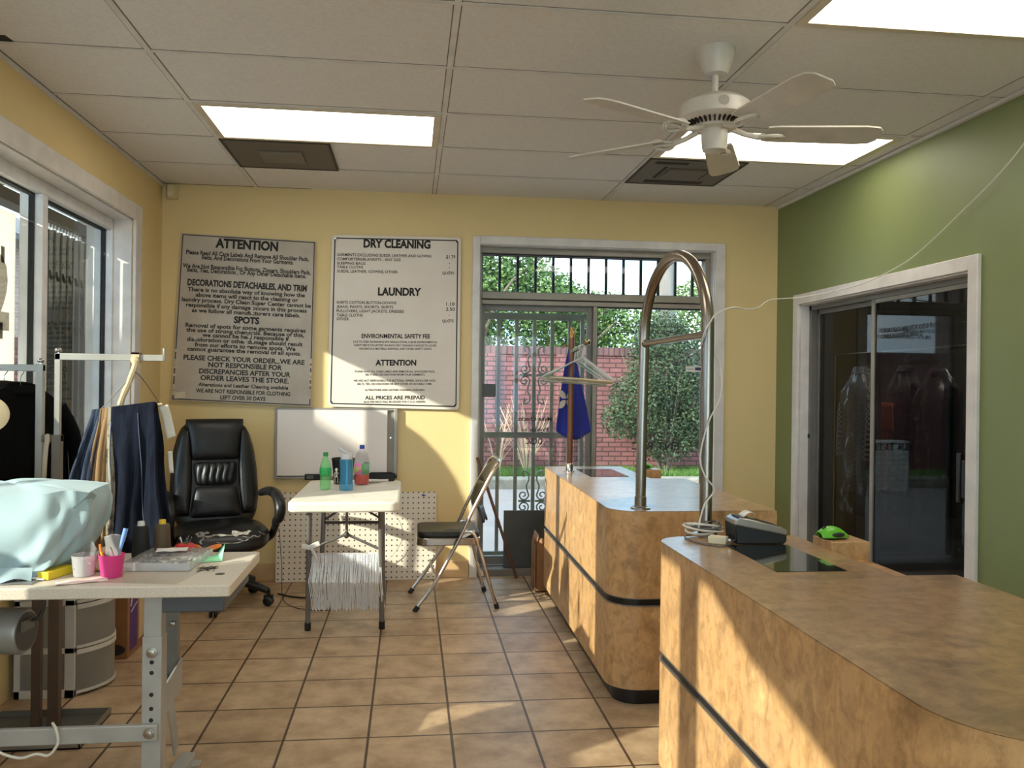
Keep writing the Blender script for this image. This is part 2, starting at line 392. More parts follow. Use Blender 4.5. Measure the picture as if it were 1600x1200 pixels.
lf = part('door_leaf', MB().box(.502, .528, 6.10, 6.14, .06, 1.945).box(1.285, 1.322, 6.10, 6.14, .06, 1.945).box(.528, 1.285, 6.10, 6.14, 1.905, 1.945).box(.528, 1.285, 6.10, 6.14, .06, .12), M_alum_d, d1, bevel=.003)
part('pane', MB().box(.528, 1.285, 6.118, 6.124, .12, 1.905), M_pane, lf, flat=True)
part('lock_plate', MB().box(.520, .613, 6.088, 6.10, 1.275, 1.37), mat('lock_grey', (92,94,92), .5, .4), lf, bevel=.003)
part('pane', MB().box(1.352, 2.168, 6.098, 6.104, .08, 1.945), M_pane, d1, flat=True)
part('pane', MB().box(.502, 2.168, 6.098, 6.104, 2.035, 2.315), M_pane, d1, flat=True)
t = MB(); UX, UZ = (-1,0,0), (0,0,1)
write(t, 'THIS DOOR TO REMAIN UNLOCKED', (1.757, 6.096, 1.818), UX, UZ, .60, .026)
write(t, 'DURING BUSINESS HOURS', (1.757, 6.096, 1.770), UX, UZ, .44, .026)
write(t, 'ENT REC', (1.81, 6.096, .925), UX, UZ, .36, .055)
part('window_lettering', t, mat('dark_lettering', (48,50,50), .7), d1, flat=True, label='dark reversed lettering on the fixed glass')
# notice on the door leaf, read from outside
nb = single('glass_notice', MB().box(.736, 1.058, 6.113, 6.1165, .903, 1.168), clear_mat('film', (240,239,240), 1.25, .2, .06, (210,206,208)), 'see-through film notice with reversed writing on the gated glass door', 'notice')
t = MB()
write(t, 'Make Checks', (.905, 6.111, 1.118), UX, UZ, .25, .030); write(t, 'Payable to', (.905, 6.111, 1.040), UX, UZ, .20, .030)
write(t, 'DCSC', (.90, 6.111, .955), UX, UZ, .12, .042)
part('lettering', t, mat('dark_lettering', (48,50,50), .7), nb, flat=True)
st = single('alarm_sticker', MB().box(2.036, 2.160, 6.0925, 6.0965, 1.478, 1.520), M_white_pl, 'small white alarm sticker at the right edge of the fixed glass', 'sticker')
part('emblem', MB().box(2.106, 2.152, 6.0905, 6.0925, 1.489, 1.512).slab_y([(2.110,1.4915),(2.125,1.509),(2.131,1.4915)], 6.0897, 6.0906), mat('sticker_blue', (44,52,92), .5), st, flat=True)
part('lettering', MB().box(2.046, 2.098, 6.0905, 6.0925, 1.496, 1.499), M_letter, st, flat=True)

# security bars behind the transom
tb = thing('window_bars', 'black upright security bars behind the transom glass over the back door', 'bars', (1.34, 6.24, 2.0))
for i in range(13):
    x = .512+.1345*i
    part('bar', MB().box(x-.0095, x+.0095, 6.23, 6.25, 2.02, 2.335), M_rubber if i < 0 else mat('bar_black', (30,30,34), .5, .3), tb, flat=True)
part('rail', MB().box(.50, 2.17, 6.225, 6.255, 2.015, 2.04).box(.50, 2.17, 6.225, 6.255, 2.32, 2.345), mat('bar_black', (30,30,34), .5, .3), tb, flat=True)
# wrought gate outside the door leaf
M_gate = mat('gate_grey', (160,156,146), .6, .1)
gt = thing('security_gate', 'grey metal security gate with scrolls outside the glass door', 'gate', (.9, 6.24, .05))
part('gate_frame', MB().box(.515, .545, 6.225, 6.255, .06, 1.90).box(1.262, 1.292, 6.225, 6.255, .06, 1.90).box(.545, 1.262, 6.225, 6.255, 1.85, 1.90).box(.545, 1.262, 6.225, 6.255, .97, 1.015).box(.545, 1.262, 6.225, 6.255, .08, .13), M_gate, gt, bevel=.002)
for i, x in enumerate((.646, .780, .914, 1.048, 1.180)):
    part('bar', MB().box(x-.013, x+.013, 6.228, 6.252, .10, 1.87), M_gate, gt, flat=True)
def spiral(cx, cz, r, turns, a0, sgn, n=20, k=.18):
    return [(cx+sgn*r*(1-(1-k)*i/n)*math.cos(a0+turns*2*PI*i/n), 6.24, cz+r*(1-(1-k)*i/n)*math.sin(a0+turns*2*PI*i/n)) for i in range(n+1)]
def scroll(zc, half, name='scroll'):
    for sg in (-1, 1):
        m = MB(); x = .914+sg*.018
        for up in (-1, 1):
            m.tube(spiral(x+sg*.052, zc+up*.045, .040, 1.3, PI if True else 0, sg, k=.2) if up > 0 else [(p[0], p[1], 2*zc-p[2]) for p in spiral(x+sg*.052, zc+.045, .040, 1.3, PI, sg, k=.2)], .006, 6)
            m.tube(smooth_path([(x+sg*.012, 6.24, zc+up*.045), (x+sg*.03, 6.24, zc+up*.11), (x+sg*.012, 6.24, zc+up*.16), (x+sg*.02, 6.24, zc+up*half), (x+sg*.055, 6.24, zc+up*(half+.012)), (x+sg*.05, 6.24, zc+up*(half-.03))], 6), .006, 6)
        m.box(min(x, x+sg*.09), max(x, x+sg*.09), 6.235, 6.245, zc-.008, zc+.008)
        part(name, m, M_gate, gt, flat=True)
scroll(1.44, .20); scroll(.50, .21)

# ------------------------------------------------------------ right sliding glass door with a dark room behind
d2 = struct('door_2', MB().box(XR, XR+.14, D1-.012, D1, 0, DH).box(XR, XR+.14, D0, D0+.012, 0, DH).box(XR, XR+.14, D0, D1, DH-.012, DH), M_trim, flat=True)
part('casing', MB().box(XR-.022, XR, D1-.004, D1+.072, 0, DH+.068).box(XR-.022, XR, D0-.07, D0+.004, 0, DH+.068).box(XR-.022, XR, D0, D1, DH-.004, DH+.068), M_trim, d2, bevel=.004)
part('door_frame', MB().box(2.75, 2.83, D1-.045, D1-.012, 0, DH-.012).box(2.75, 2.83, D0+.012, D0+.03, 0, DH-.012).box(2.75, 2.83, D0, D1, DH-.045, DH-.012).box(2.75, 2.83, D0, D1, 0, .03), M_alum_d, d2, bevel=.002)
l1 = part('sliding_panel', MB().box(2.79, 2.815, D1-.075, D1-.045, .03, DH-.045).box(2.79, 2.815, 4.78, 4.815, .03, DH-.045).box(2.79, 2.815, 4.78, D1-.05, DH-.075, DH-.045).box(2.79, 2.815, 4.78, D1-.05, .03, .09), M_alum_d, d2, bevel=.002)
part('pane', MB().box(2.800, 2.805, 4.815, D1-.075, .09, DH-.075), M_pane_dark, l1, flat=True)
l2 = part('sliding_panel', MB().box(2.755, 2.78, 4.765, 4.80, .03, DH-.045).box(2.755, 2.78, D0+.03, D0+.055, .03, DH-.045).box(2.755, 2.78, D0+.03, 4.78, DH-.07, DH-.045).box(2.755, 2.78, D0+.03, 4.78, .03, .09), M_alum, d2, bevel=.002)
part('pane', MB().box(2.764, 2.769, D0+.055, 4.765, .09, DH-.07), M_pane_dark, l2, flat=True)
part('handle', MB().box(2.722, 2.756, 3.86, 3.90, .83, 1.02).box(2.735, 2.756, 3.93, 3.96, .80, 1.05), mat('handle_black', (22,20,19), .4), l2, bevel=.006)
part('latch', MB().box(2.742, 2.752, D1-.04, D1-.02, 1.02, 1.05), M_rubber, d2, bevel=.003)
t = MB()
write(t, 'THIS DOOR TO REMAIN UNLOCKED', (2.752, 4.44, 1.712), (0,1,0), (0,0,1), .50, .024)
write(t, 'DURING BUSINESS HOURS', (2.752, 4.50, 1.676), (0,1,0), (0,0,1), .36, .024)
part('window_lettering', t, mat('faint_lettering', (26,24,23), .7), l2, flat=True, label='dark reversed lettering high on the glass')
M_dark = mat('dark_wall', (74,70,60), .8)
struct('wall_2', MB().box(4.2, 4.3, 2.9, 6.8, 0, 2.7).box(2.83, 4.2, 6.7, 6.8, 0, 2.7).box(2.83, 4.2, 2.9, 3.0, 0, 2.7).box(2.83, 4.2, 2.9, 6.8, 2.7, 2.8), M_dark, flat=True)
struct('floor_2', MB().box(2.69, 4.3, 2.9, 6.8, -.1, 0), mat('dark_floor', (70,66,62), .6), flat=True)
bl = thing('ceiling_light', 'fill light added in the back room, unseen above the dark glass door', 'ceiling light', (3.45,5.0,2.69))  # added fill light, brightens the garments behind the glass
part('diffuser', MB().box(3.1,3.7,4.4,5.6,2.685,2.698), mat('fill_glow', (255,244,228), .5, c2=(255,246,232), emit=8.0), bl, flat=True)

# ------------------------------------------------------------ ceiling fittings
def ceiling_light(x0, x1, y0, y1, label):
    t = thing('ceiling_light', label, 'ceiling light', ((x0+x1)/2, (y0+y1)/2, ZC), group='fluorescent ceiling panels')
    z = ZC-.010
    part('frame', MB().box(x0, x0+.035, y0, y1, z, ZC).box(x1-.035, x1, y0, y1, z, ZC).box(x0+.035, x1-.035, y0, y0+.03, z, ZC).box(x0+.035, x1-.035, y1-.03, y1, z, ZC), mat('light_frame', (214,200,176), .5), t, flat=True)
    part('diffuser', MB().box(x0+.035, x1-.035, y0+.03, y1-.03, ZC-.006, ZC-.001), M_emit, t, flat=True)
ceiling_light(-1.057, .135, 4.199, 4.781, 'lit ceiling panel at left, over the two wall signs')
ceiling_light(1.383, 2.575, 4.199, 4.781, 'lit ceiling panel partly hidden by the fan blades')
ceiling_light(1.383, 2.575, 2.369, 2.951, 'lit ceiling panel at the top right corner, nearest the viewer')
ceiling_light(-1.057, .135, 1.759, 2.341, 'lit ceiling panel over the work table, above the top of the photo')
ceiling_light(-1.057, .135, -.681, -.099, 'lit ceiling panel at left behind the viewer')
ceiling_light(1.383, 2.575, -.681, -.099, 'lit ceiling panel at right behind the viewer')
def vent(x0, y0, label, dusty):
    t = thing('ceiling_vent', label, 'ceiling vent', (x0+.3, y0+.3, ZC)); x1 = x0+.585; y1 = y0+.585; z = ZC-.008
    part('face', MB().box(x0, x1, y0, y1, z, ZC-.001), M_vent, t, flat=True)
    part('rim', MB().box(x0-.008, x0+.006, y0-.008, y1+.008, z-.003, ZC).box(x1-.006, x1+.008, y0-.008, y1+.008, z-.003, ZC).box(x0+.006, x1-.006, y0-.008, y0+.006, z-.003, ZC).box(x0+.006, x1-.006, y1-.006, y1+.008, z-.003, ZC), M_vent_d, t, flat=True)
    if dusty: part('dust', MB().box(x0+.1, x1-.1, y1-.1, y1-.03, z-.002, z).box(x0+.05, x0+.25, y0+.05, y0+.1, z-.002, z).box(x0+.13, x0+.15, y0+.16, y1-.16, z-.003, z).box(x1-.17, x1-.15, y0+.16, y1-.16, z-.003, z), mat('vent_dirt', (58,48,38), .9), t, flat=True)
    part('plate', MB().box(x0+.17, x1-.17, y0+.19, y1-.17, z-.012, z), M_vent if dusty else mat('vent_plate', (122,113,99), .6), t, bevel=.003)
vent(-1.057, 4.808, 'square grey ceiling vent behind the left light panel', False)
vent(1.383, 4.808, 'square dirty ceiling vent beyond the fan', True)

# ceiling fan
M_fan = mat('fan_white', (214,205,190), .35)
FX, FY = 1.185, 3.23
fn = thing('ceiling_fan', 'white five blade ceiling fan', 'ceiling fan', (FX, FY, ZC))
part('canopy', MB().lathe([(.03,2.604),(.047,2.606),(.055,2.625),(.072,2.668),(.078,2.69),(.078,2.706)], (FX,FY,0), 32), M_fan, fn)
part('downrod', MB().lathe([(.013,2.50),(.013,2.61)], (FX,FY,0), 16), M_fan, fn)
hs = part('motor_housing', MB().lathe([(.02,2.52),(.045,2.517),(.11,2.505),(.136,2.485),(.140,2.46),(.140,2.43),(.125,2.418),(.10,2.412),(.085,2.395),(.085,2.39),(.06,2.385)], (FX,FY,0), 40), M_fan, fn)
v = MB()
for i in range(36):
    a = 2*PI*i/36; v.obox((FX+.104*math.cos(a), FY+.104*math.sin(a), 2.408), (.026,.006,.012), (0,-.5,a))
part('vent_slot', v, M_gap, hs, flat=True)
part('switch_cup', MB().lathe([(.03,2.30),(.046,2.305),(.05,2.325),(.052,2.36),(.052,2.39)], (FX,FY,0), 28), M_fan, fn)
e = MB().lathe([(.001,-.004),(.020,-.004),(.020,.0015),(.001,.0015)], (FX-.014,FY-.138,2.462), 20, axis=(-.1,-1,0)); part('badge', e, mat('badge_grey', (172,164,150), .5), hs, flat=True)
for k in range(5):
    a = R(-6.6+72*k); ca, sa = math.cos(a), math.sin(a)
    def W_(u, v_, z): return (FX+u*ca-v_*sa, FY+u*sa+v_*ca, z)
    out = [(.20,-.052),(.24,-.058),(.58,-.068),(.635,-.06),(.655,-.035),(.655,.035),(.635,.06),(.58,.068),(.24,.058),(.20,.052)]
    m = MB(); n = len(out); tz = lambda v_: 2.372-v_*.21
    m.add([W_(u,v_,tz(v_)) for u, v_ in out]+[W_(u,v_,tz(v_)+.006) for u, v_ in out], [tuple(range(n)), tuple(range(2*n-1,n-1,-1))]+[(i,(i+1)%n,n+(i+1)%n,n+i) for i in range(n)])
    b = part('blade', m, M_fan, fn, flat=True)
    arm = MB()
    arm.tube([W_(.07,0,2.392), W_(.12,0,2.372), W_(.17,0,2.362), W_(.20,0,2.364)], [.013,.011,.012,.014], 8)
    arm.tube(smooth_path([W_(.17,0,2.363), W_(.20,.035,2.366), W_(.235,.042,2.372), W_(.275,.0,2.366), W_(.235,-.042,2.356), W_(.20,-.035,2.356), W_(.17,0,2.362)], 5), .0075, 6)
    arm.tube([W_(.19,0,2.361), W_(.275,0,2.365)], .007, 6)
    part('blade_bracket', arm, M_fan, fn)
# corner sensor
sn = thing('motion_sensor', 'small cream motion sensor in the ceiling corner', 'sensor', (-1.625, 5.94, 2.59))
part('body', MB().prism([(-1.655,5.975),(-1.655,5.935),(-1.64,5.91),(-1.60,5.91),(-1.585,5.935),(-1.585,5.975)], 2.595, 2.685), mat('cream_plastic', (214,196,150), .5), sn, bevel=.006)
part('lens', MB().box(-1.635, -1.605, 5.902, 5.912, 2.605, 2.635), mat('cream_lens', (226,214,180), .3), sn, bevel=.003)
# ------------------------------------------------------------ outdoors
M_conc = mat('pink_concrete', (152,137,130), .85, c2=(140,126,119), scale=2.2, detail=8)
struct('pavement', MB().box(-14, 14, 6.18, 11.72, -.2, -.10).box(-14, -1.95, -10, 6.18, -.2, -.10), M_conc, flat=True)
struct('kerb', MB().box(-14, 14, 11.72, 11.98, -.2, .055), mat('kerb_concrete', (146,137,122), .85, c2=(122,113,100), scale=9, detail=8), bevel=.03)
struct('lawn', MB().box(-14, 14, 11.98, 24, -.2, .04), mat('lawn_green', (82,112,46), .9, c2=(104,132,60), scale=14), flat=True)
random.seed(3)
g = MB()
for i in range(9000):
    x = random.uniform(.9, 5.4); y = 12.0+random.random()**1.3*1.0; h = random.uniform(.05,.11); a = random.uniform(0,PI); w = .007
    dx, dy = math.cos(a)*w, math.sin(a)*w; lx, ly = random.uniform(-.04,.04), random.uniform(-.04,.04)
    g.add([(x-dx,y-dy,.035),(x+dx,y+dy,.035),(x+lx,y+ly,.04+h)], [(0,1,2)])
go = single('grass', g, mat('grass_green', (98,132,54), .8, c2=(74,104,42), scale=3), 'short bright green grass along the brick fence', 'grass', flat=True, kind='stuff')
M_fence = brick_mat('fence_brick', 'XZY', (156,102,98), (138,86,84), (84,60,60), .205, .0735, .009, shift=(0,.01), bump=.9, mottle=(1.5,(200,196,196),(255,252,252)))
M_cope = brick_mat('coping_brick', 'XZY', (118,80,78), (98,66,66), (66,50,50), .085, .2, .010, off=0, shift=(0,.04))
FYY = 13.05
fe = thing('brick_fence', 'long red brick garden fence with a darker upright coping course', 'fence', (2.5, FYY, .04))
part('wall', MB().box(-7.5, 12, FYY, FYY+.2, 0, 1.84), M_fence, fe, flat=True)
part('coping', MB().box(-7.5, 12, FYY-.03, FYY+.23, 1.84, 1.965), M_cope, fe, flat=True)
for x in (-1.3, 1.15, 2.40, 4.95, 6.4):
    part('pilaster', MB().box(x-.14, x+.14, FYY-.10, FYY, 0, 1.84), M_fence, fe, flat=True)
def foliage(blobs, size, seed, k=3.0):
    rnd = random.Random(seed); m = MB()
    for (c, r, n) in blobs:
        for i in range(int(n*k)):
            while True:
                p = Vector((rnd.uniform(-1,1), rnd.uniform(-1,1), rnd.uniform(-1,1)))
                if .25 < p.length < 1: break
            q = Vector((c[0]+p.x*r[0], c[1]+p.y*r[1], c[2]+p.z*r[2]))
            d = Vector((rnd.uniform(-1,1), rnd.uniform(-1,1), rnd.uniform(-.9,.5))).normalized(); s = d.orthogonal().normalized()
            s = (Matrix.Rotation(rnd.uniform(0,2*PI),3,d) @ s); L = size*.58*rnd.uniform(.6,1.3); w = L*.26
            m.add([q, q+d*L*.5+s*w, q+d*L, q+d*L*.5-s*w], [(0,1,2,3)])
    return m
def leaf_mat(name, a, b): return mat(name, a, .55, c2=b, scale=2.5, detail=3, spec=.3)
M_leaf1 = leaf_mat('leaf_green', (74,98,52), (112,138,74)); M_leaf2 = leaf_mat('leaf_dark', (50,64,44), (76,90,60)); M_leaf3 = leaf_mat('leaf_yellow', (112,136,66), (78,104,52))
M_bark = mat('bark', (128,112,98), .9, c2=(92,80,70), scale=14, stretch=(1,1,.3))
def tree(label, x, y, h, blobs, size, seed, m, group=None, branches=3):
    t = thing('tree', label, 'tree', (x,y,.04), group=group)
    part('trunk', MB().tube([(x,y,.04),(x+.08,y,h*.3),(x-.05,y,h*.6),(x+.05,y,h*.85)], [.12,.1,.07,.03], 8), M_bark, t)
    rnd = random.Random(seed)
    for k in range(branches):
        z0 = h*(.35+.12*k); a = rnd.uniform(PI, 2*PI)
        part('branch', MB().tube(smooth_path([(x,y,z0),(x+.5*math.cos(a),y+.5*math.sin(a),z0+.5),(x+1.1*math.cos(a+.2),y+.9*math.sin(a),z0+1.0)],4), [.05-.004*i for i in range(9)], 6), M_bark, t)
    part('foliage', foliage(blobs, size, seed), m, t, flat=True)
tree('leafy tree over the brick fence behind the gated door', 1.3, 14.9, 4.6, [((.6,14.8,2.9),(1.3,.9,1.2),2300),((1.9,14.9,2.7),(1.1,.8,.95),1800),((1.5,15.0,3.7),(1.0,.8,.9),1500),((.4,14.9,4.1),(1.0,.8,1.0),1400)], .15, 11, M_leaf1)
tree('yellow green tree over the fence left of the fixed glass', 2.9, 15.4, 3.2, [((2.8,15.3,2.55),(.9,.7,.75),1500),((3.6,15.2,2.5),(.8,.6,.6),1200),((2.4,15.4,3.0),(.7,.6,.55),800),((3.4,15.6,2.4),(.7,.6,.6),900)], .13, 12, M_leaf3)
tree('pale green tree over the fence at the right edge of the glass', 6.0, 16.0, 3.6, [((5.6,15.9,2.6),(1.0,.8,.9),1700),((6.5,16.0,3.0),(1.0,.8,1.0),1200)], .15, 13, M_leaf3)
tree('tall tree far left over the fence, seen past the left door post', -1.2, 15.2, 5.2, [((-1.1,15.2,3.4),(1.5,1,1.7),2400)], .17, 14, M_leaf1)
# big bush in front of the fence
bx = thing('bush', 'large dark leafy bush in front of the fence behind the fixed glass', 'bush', (3.85,12.45,.04))
m = MB(); rnd = random.Random(5)
for k in range(11):
    a = rnd.uniform(-1,1); b = rnd.uniform(-.35,.35)
    m.tube(smooth_path([(3.85+.05*a,12.45+b*.1,.03),(3.85+.35*a,12.45+b*.5,.75),(3.85+.75*a,12.45+b,1.5+.4*rnd.random())],4), [.014-.0011*i for i in range(9)], 5)
part('stem', m, mat('pale_bark', (112,102,90), .9), bx)
part('foliage', foliage([((3.85,12.45,1.65),(.62,.5,.75),2300),((3.45,12.4,1.15),(.5,.4,.5),1300),((4.25,12.5,1.2),(.5,.45,.6),1500),((3.75,12.4,2.15),(.42,.4,.42),900),((3.15,12.4,.85),(.32,.3,.3),450),((4.3,12.4,.75),(.4,.4,.35),600),((3.85,12.4,.6),(.55,.4,.4),900)], .085, 21), M_leaf2, bx, flat=True)
# bare shrubs behind the gate
def twigs(x, y, n, seed, h, spread):
    rnd = random.Random(seed); m = MB()
    for k in range(n):
        a = rnd.uniform(0,2*PI); s = rnd.uniform(.2,1)*spread; H = h*rnd.uniform(.6,1.05)
        p = [(x+.02*math.cos(a),y,.03),(x+s*.4*math.cos(a),y+s*.2*math.sin(a),H*.45),(x+s*math.cos(a),y+s*.35*math.sin(a),H)]
        q = smooth_path(p,4); m.tube(q, [.011-.001*i for i in range(9)], 4)
        for j in (3,5,6):
            b = a+rnd.uniform(-1.2,1.2); L = rnd.uniform(.12,.35)
            m.tube([q[j], q[j]+Vector((L*.6*math.cos(b),L*.2*math.sin(b),L*.8))], [.005,.002], 4)
    return m
M_twig = mat('pale_twig', (196,170,140), .8)
single('bare_shrub', twigs(1.75,12.6,24,31,1.25,.55), M_twig, 'leafless shrub against the fence, behind the gate scrolls', 'shrub', flat=True)
single('bare_shrub', twigs(1.30,12.5,9,32,1.05,.3), M_twig, 'thin leafless shrub at the left end of the seen fence', 'shrub', flat=True)
ps = thing('utility_pole', 'grey wooden utility pole beyond the fence', 'pole', (4.62,15.0,.04))
part('post', MB().tube([(4.62,15,0),(4.62,15,7.5)], [.17,.13], 12), mat('pole_wood', (134,124,116), .9, c2=(112,102,96), scale=8, stretch=(1,1,.1)), ps)
part('crossarm', MB().box(3.7,5.5,14.85,14.97,6.9,7.02), mat('pole_wood', (134,124,116), .9), ps, flat=True)

# left of the shop: street building, folding gate and its track
M_lbrick = brick_mat('far_brick', 'YZX', (150,112,102), (128,92,84), (150,138,130), .21, .075, .008)
bd = thing('brick_building', 'brown brick building with shingle roof across the car park', 'building', (-9.2,8,-.1))
part('wall', MB().box(-13,-9,1.5,22,-.1,4.5), M_lbrick, bd, flat=True)
part('roof', MB().slab_y([(-8.4,4.35),(-8.4,4.48),(-11,6.1),(-13.6,4.48),(-13.6,4.35)], .9, 22.6), brick_mat('shingle', 'YXZ', (128,112,108), (104,92,90), (70,62,60), .3, .16, .012), bd, flat=True)
for y in (5, 9, 13):
    w = part('window', MB().box(-9.0,-8.96,y,y+1.4,.8,2.0), M_white_al, bd, flat=True); part('pane', MB().box(-8.97,-8.95,y+.08,y+1.32,.88,1.92), mat('far_pane', (60,72,84), .1), w, flat=True)
fg = thing('folding_gate', 'folded grey lattice security gate bunched outside the left window', 'gate', (-2.1,5.45,-.1))
part('track', MB().box(-2.16,-2.06,3.0,5.74,2.28,2.345), mat('track_grey', (78,74,68), .5, .3), fg, flat=True)
for i in range(12):
    y = 5.17+.047*i
    part('bar', MB().box(-2.125+.018*(i%2),-2.095+.018*(i%2),y,y+.022,-.08,2.24), mat('lattice_grey', (72,70,63), .5, .3), fg, flat=True)
    part('hook', MB().box(-2.115,-2.105,y+.004,y+.016,2.23,2.29), M_white_pl, fg, flat=True)
lk = MB()
for z in (.5, 1.1, 1.7, 2.0):
    for i in range(11): lk.bar((-2.09,5.18+.047*i,z), (-2.09,5.18+.047*(i+1),z+(.06 if i%2 else -.06)), .006, .016, up=(1,0,0))
part('lattice', lk, mat('lattice_grey', (72,70,63), .5, .3), fg, flat=True)
part('end_post', MB().box(-2.14,-2.07,5.72,5.78,-.1,2.34), M_alum_d, fg, flat=True)
single('white_post', MB().box(-2.13,-2.08,5.09,5.14,-.1,2.25), M_white_pl, 'slim cream upright at the near end of the folded gate', 'post', flat=True)
pl = thing('brick_pillar', 'brick pillar beyond the folded gate, white painted at the top', 'pillar', (-2.4,6.6,-.1))
part('lower_brick', MB().box(-2.45,-2.36,6.55,6.68,-.1,1.72), M_lbrick, pl, flat=True)
part('painted_brick', MB().box(-2.45,-2.36,6.55,6.68,1.72,2.6), brick_mat('white_brick', 'YZX', (196,190,182), (186,180,172), (120,112,106), .2, .075, .006), pl, flat=True)
ev = struct('trim_2', MB().box(-3.0,-1.95,-2.6,6.3,2.72,2.86), mat('eave_brown', (92,80,72), .8), flat=True)
M_board = bpy.data.materials.new('cream_board'); M_board.use_nodes = True; n_ = M_board.node_tree; p_ = n_.nodes['Principled BSDF']
p_.inputs['Base Color'].default_value = lin((232,226,214)); p_.inputs['Roughness'].default_value = .6
tl_ = n_.nodes.new('ShaderNodeBsdfTranslucent'); tl_.inputs['Color'].default_value = lin((246,242,234)); mx_ = n_.nodes.new('ShaderNodeMixShader'); mx_.inputs[0].default_value = .7
n_.links.new(p_.outputs[0], mx_.inputs[1]); n_.links.new(tl_.outputs[0], mx_.inputs[2]); n_.links.new(mx_.outputs[0], n_.nodes['Material Output'].inputs['Surface'])
# number board just outside the glass
nbd = single('number_board', MB().box(-1.985,-1.975,3.86,4.50,.35,2.19), M_board, 'cream upright board with a large grey figure outside the left window', 'board', flat=True)
t = MB(); write(t, '2', (-1.972,4.325,1.79), (0,1,0), (0,0,1), .22, .33, .05)
t.box(-1.9725,-1.972,4.345,4.38,1.93,2.01).box(-1.9725,-1.972,4.335,4.37,1.56,1.64)
M_bgrey = M_board.copy(); M_bgrey.name = 'board_grey'
for q_ in M_bgrey.node_tree.nodes:
    if q_.type == 'BSDF_TRANSLUCENT': q_.inputs['Color'].default_value = lin((168,158,146))
    if q_.type == 'BSDF_PRINCIPLED': q_.inputs['Base Color'].default_value = lin((160,150,138))
part('lettering', t, M_bgrey, nbd, flat=True)

pw_ = thing('sun_block_wall', 'unseen low brick wall added outside the left window to block sun', 'wall', (-2.5,1.5,-.1))  # added out of view, keeps low sun off the floor except streaks
part('wall', MB().box(-2.62,-2.45,-1.5,1.74,-.1,1.30).box(-2.62,-2.45,1.74,2.0,-.1,.86).box(-2.62,-2.45,2.0,2.62,-.1,1.30).box(-2.62,-2.45,2.72,3.55,-.1,1.36), M_lbrick, pw_, flat=True)
part('coping', MB().box(-2.66,-2.41,-1.5,1.74,1.30,1.36).box(-2.66,-2.41,2.0,2.62,1.30,1.36), mat('kerb_concrete', (176,166,150), .85), pw_, bevel=.006)

aw = thing('occluder', 'grey canvas awning added unseen outside the left window to shape the sun patch', 'occluder', (-2.2,-.2,2.0))  # added out of view, its curved edge trims sun on the near counter
part('canvas', MB().slab_x([(.62,2.30),(.45,2.15),(.2,2.06),(-.1,2.0),(-.40,1.93),(-.62,1.74),(-.72,1.45),(-.74,1.2),(-1.4,1.2),(-1.4,2.70),(.62,2.70)], -2.215, -2.2), mat('canvas_grey', (120,116,108), .8), aw, flat=True)

ss = thing('sun_block_panel', 'round topped panel added unseen outside the left window to cast the wall shadow', 'sign', (-2.25,4.56,-.1))  # added out of view, casts the dome shadow on the back wall
part('panel', MB().slab_x([(4.36,1.42),(4.36,1.60),(4.39,1.72),(4.44,1.86),(4.50,1.96),(4.58,2.04),(4.68,2.08),(4.78,2.09),(4.78,1.42)], -2.255, -2.245), M_alum, ss, flat=True)
part('post', MB().box(-2.265,-2.235,4.555,4.585,-.1,1.42), M_alum_d, ss, flat=True)

wbp = single('brick_pier', MB().box(-1.58,-1.12,11.35,11.6,-.1,.62), mat('painted_white', (226,220,212), .7) if False else brick_mat('white_pier_brick', 'XZY', (222,216,208), (212,206,198), (140,130,124), .16, .075, .006), 'low white painted brick pier added at the kerb for its mirror image in the dark glass door', 'pier', flat=True)  # added only to give the dark glass a white reflection
# ------------------------------------------------------------ laminate counters
def laminate(name, rough, coat, g):
    m, n, p = base_mat(name); p.inputs['Roughness'].default_value = rough; p.inputs['Coat Weight'].default_value = coat; p.inputs['Coat Roughness'].default_value = .22
    t = n.nodes.new('ShaderNodeTexCoord'); q = n.nodes.new('ShaderNodeMapping'); q.inputs['Scale'].default_value = (1,1,.75); n.links.new(t.outputs['Object'], q.inputs[0])
    a = n.nodes.new('ShaderNodeTexNoise'); a.inputs['Scale'].default_value = 3.6; a.inputs['Detail'].default_value = 9; a.inputs['Roughness'].default_value = .62; a.inputs['Distortion'].default_value = .7
    b = n.nodes.new('ShaderNodeTexNoise'); b.inputs['Scale'].default_value = 24; b.inputs['Detail'].default_value = 8; b.inputs['Roughness'].default_value = .7; b.inputs['Distortion'].default_value = .5
    r = n.nodes.new('ShaderNodeValToRGB'); e = r.color_ramp.elements
    e[0].position = .30; e[0].color = lin(tuple(x*g for x in (124,94,62))); e[1].position = .70; e[1].color = lin(tuple(x*g for x in (212,172,120)))
    k = e.new(.48); k.color = lin(tuple(x*g for x in (184,144,98))); k = e.new(.58); k.color = lin(tuple(x*g for x in (174,138,98)))
    r2 = n.nodes.new('ShaderNodeValToRGB'); e = r2.color_ramp.elements; e[0].position = .36; e[0].color = lin((204,197,188)); e[1].position = .56; e[1].color = lin((255,252,248))
    x = n.nodes.new('ShaderNodeMixRGB'); x.blend_type = 'MULTIPLY'; x.inputs[0].default_value = .9
    for z in (a, b): n.links.new(q.outputs[0], z.inputs['Vector'])
    n.links.new(a.outputs['Fac'], r.inputs[0]); n.links.new(b.outputs['Fac'], r2.inputs[0]); n.links.new(r.outputs[0], x.inputs[1]); n.links.new(r2.outputs[0], x.inputs[2]); n.links.new(x.outputs[0], p.inputs['Base Color'])
    return m
M_lam = laminate('tan_laminate', .34, 0., 1.10); M_lamtop = laminate('tan_laminate_top', .30, .55, .96)  # same laminate twice; body colour lightened to mimic its sunlit sides
M_band = mat('black_band', (20,20,22), .35)
M_bandedge = mat('band_edge', (150,138,124), .35, .5)
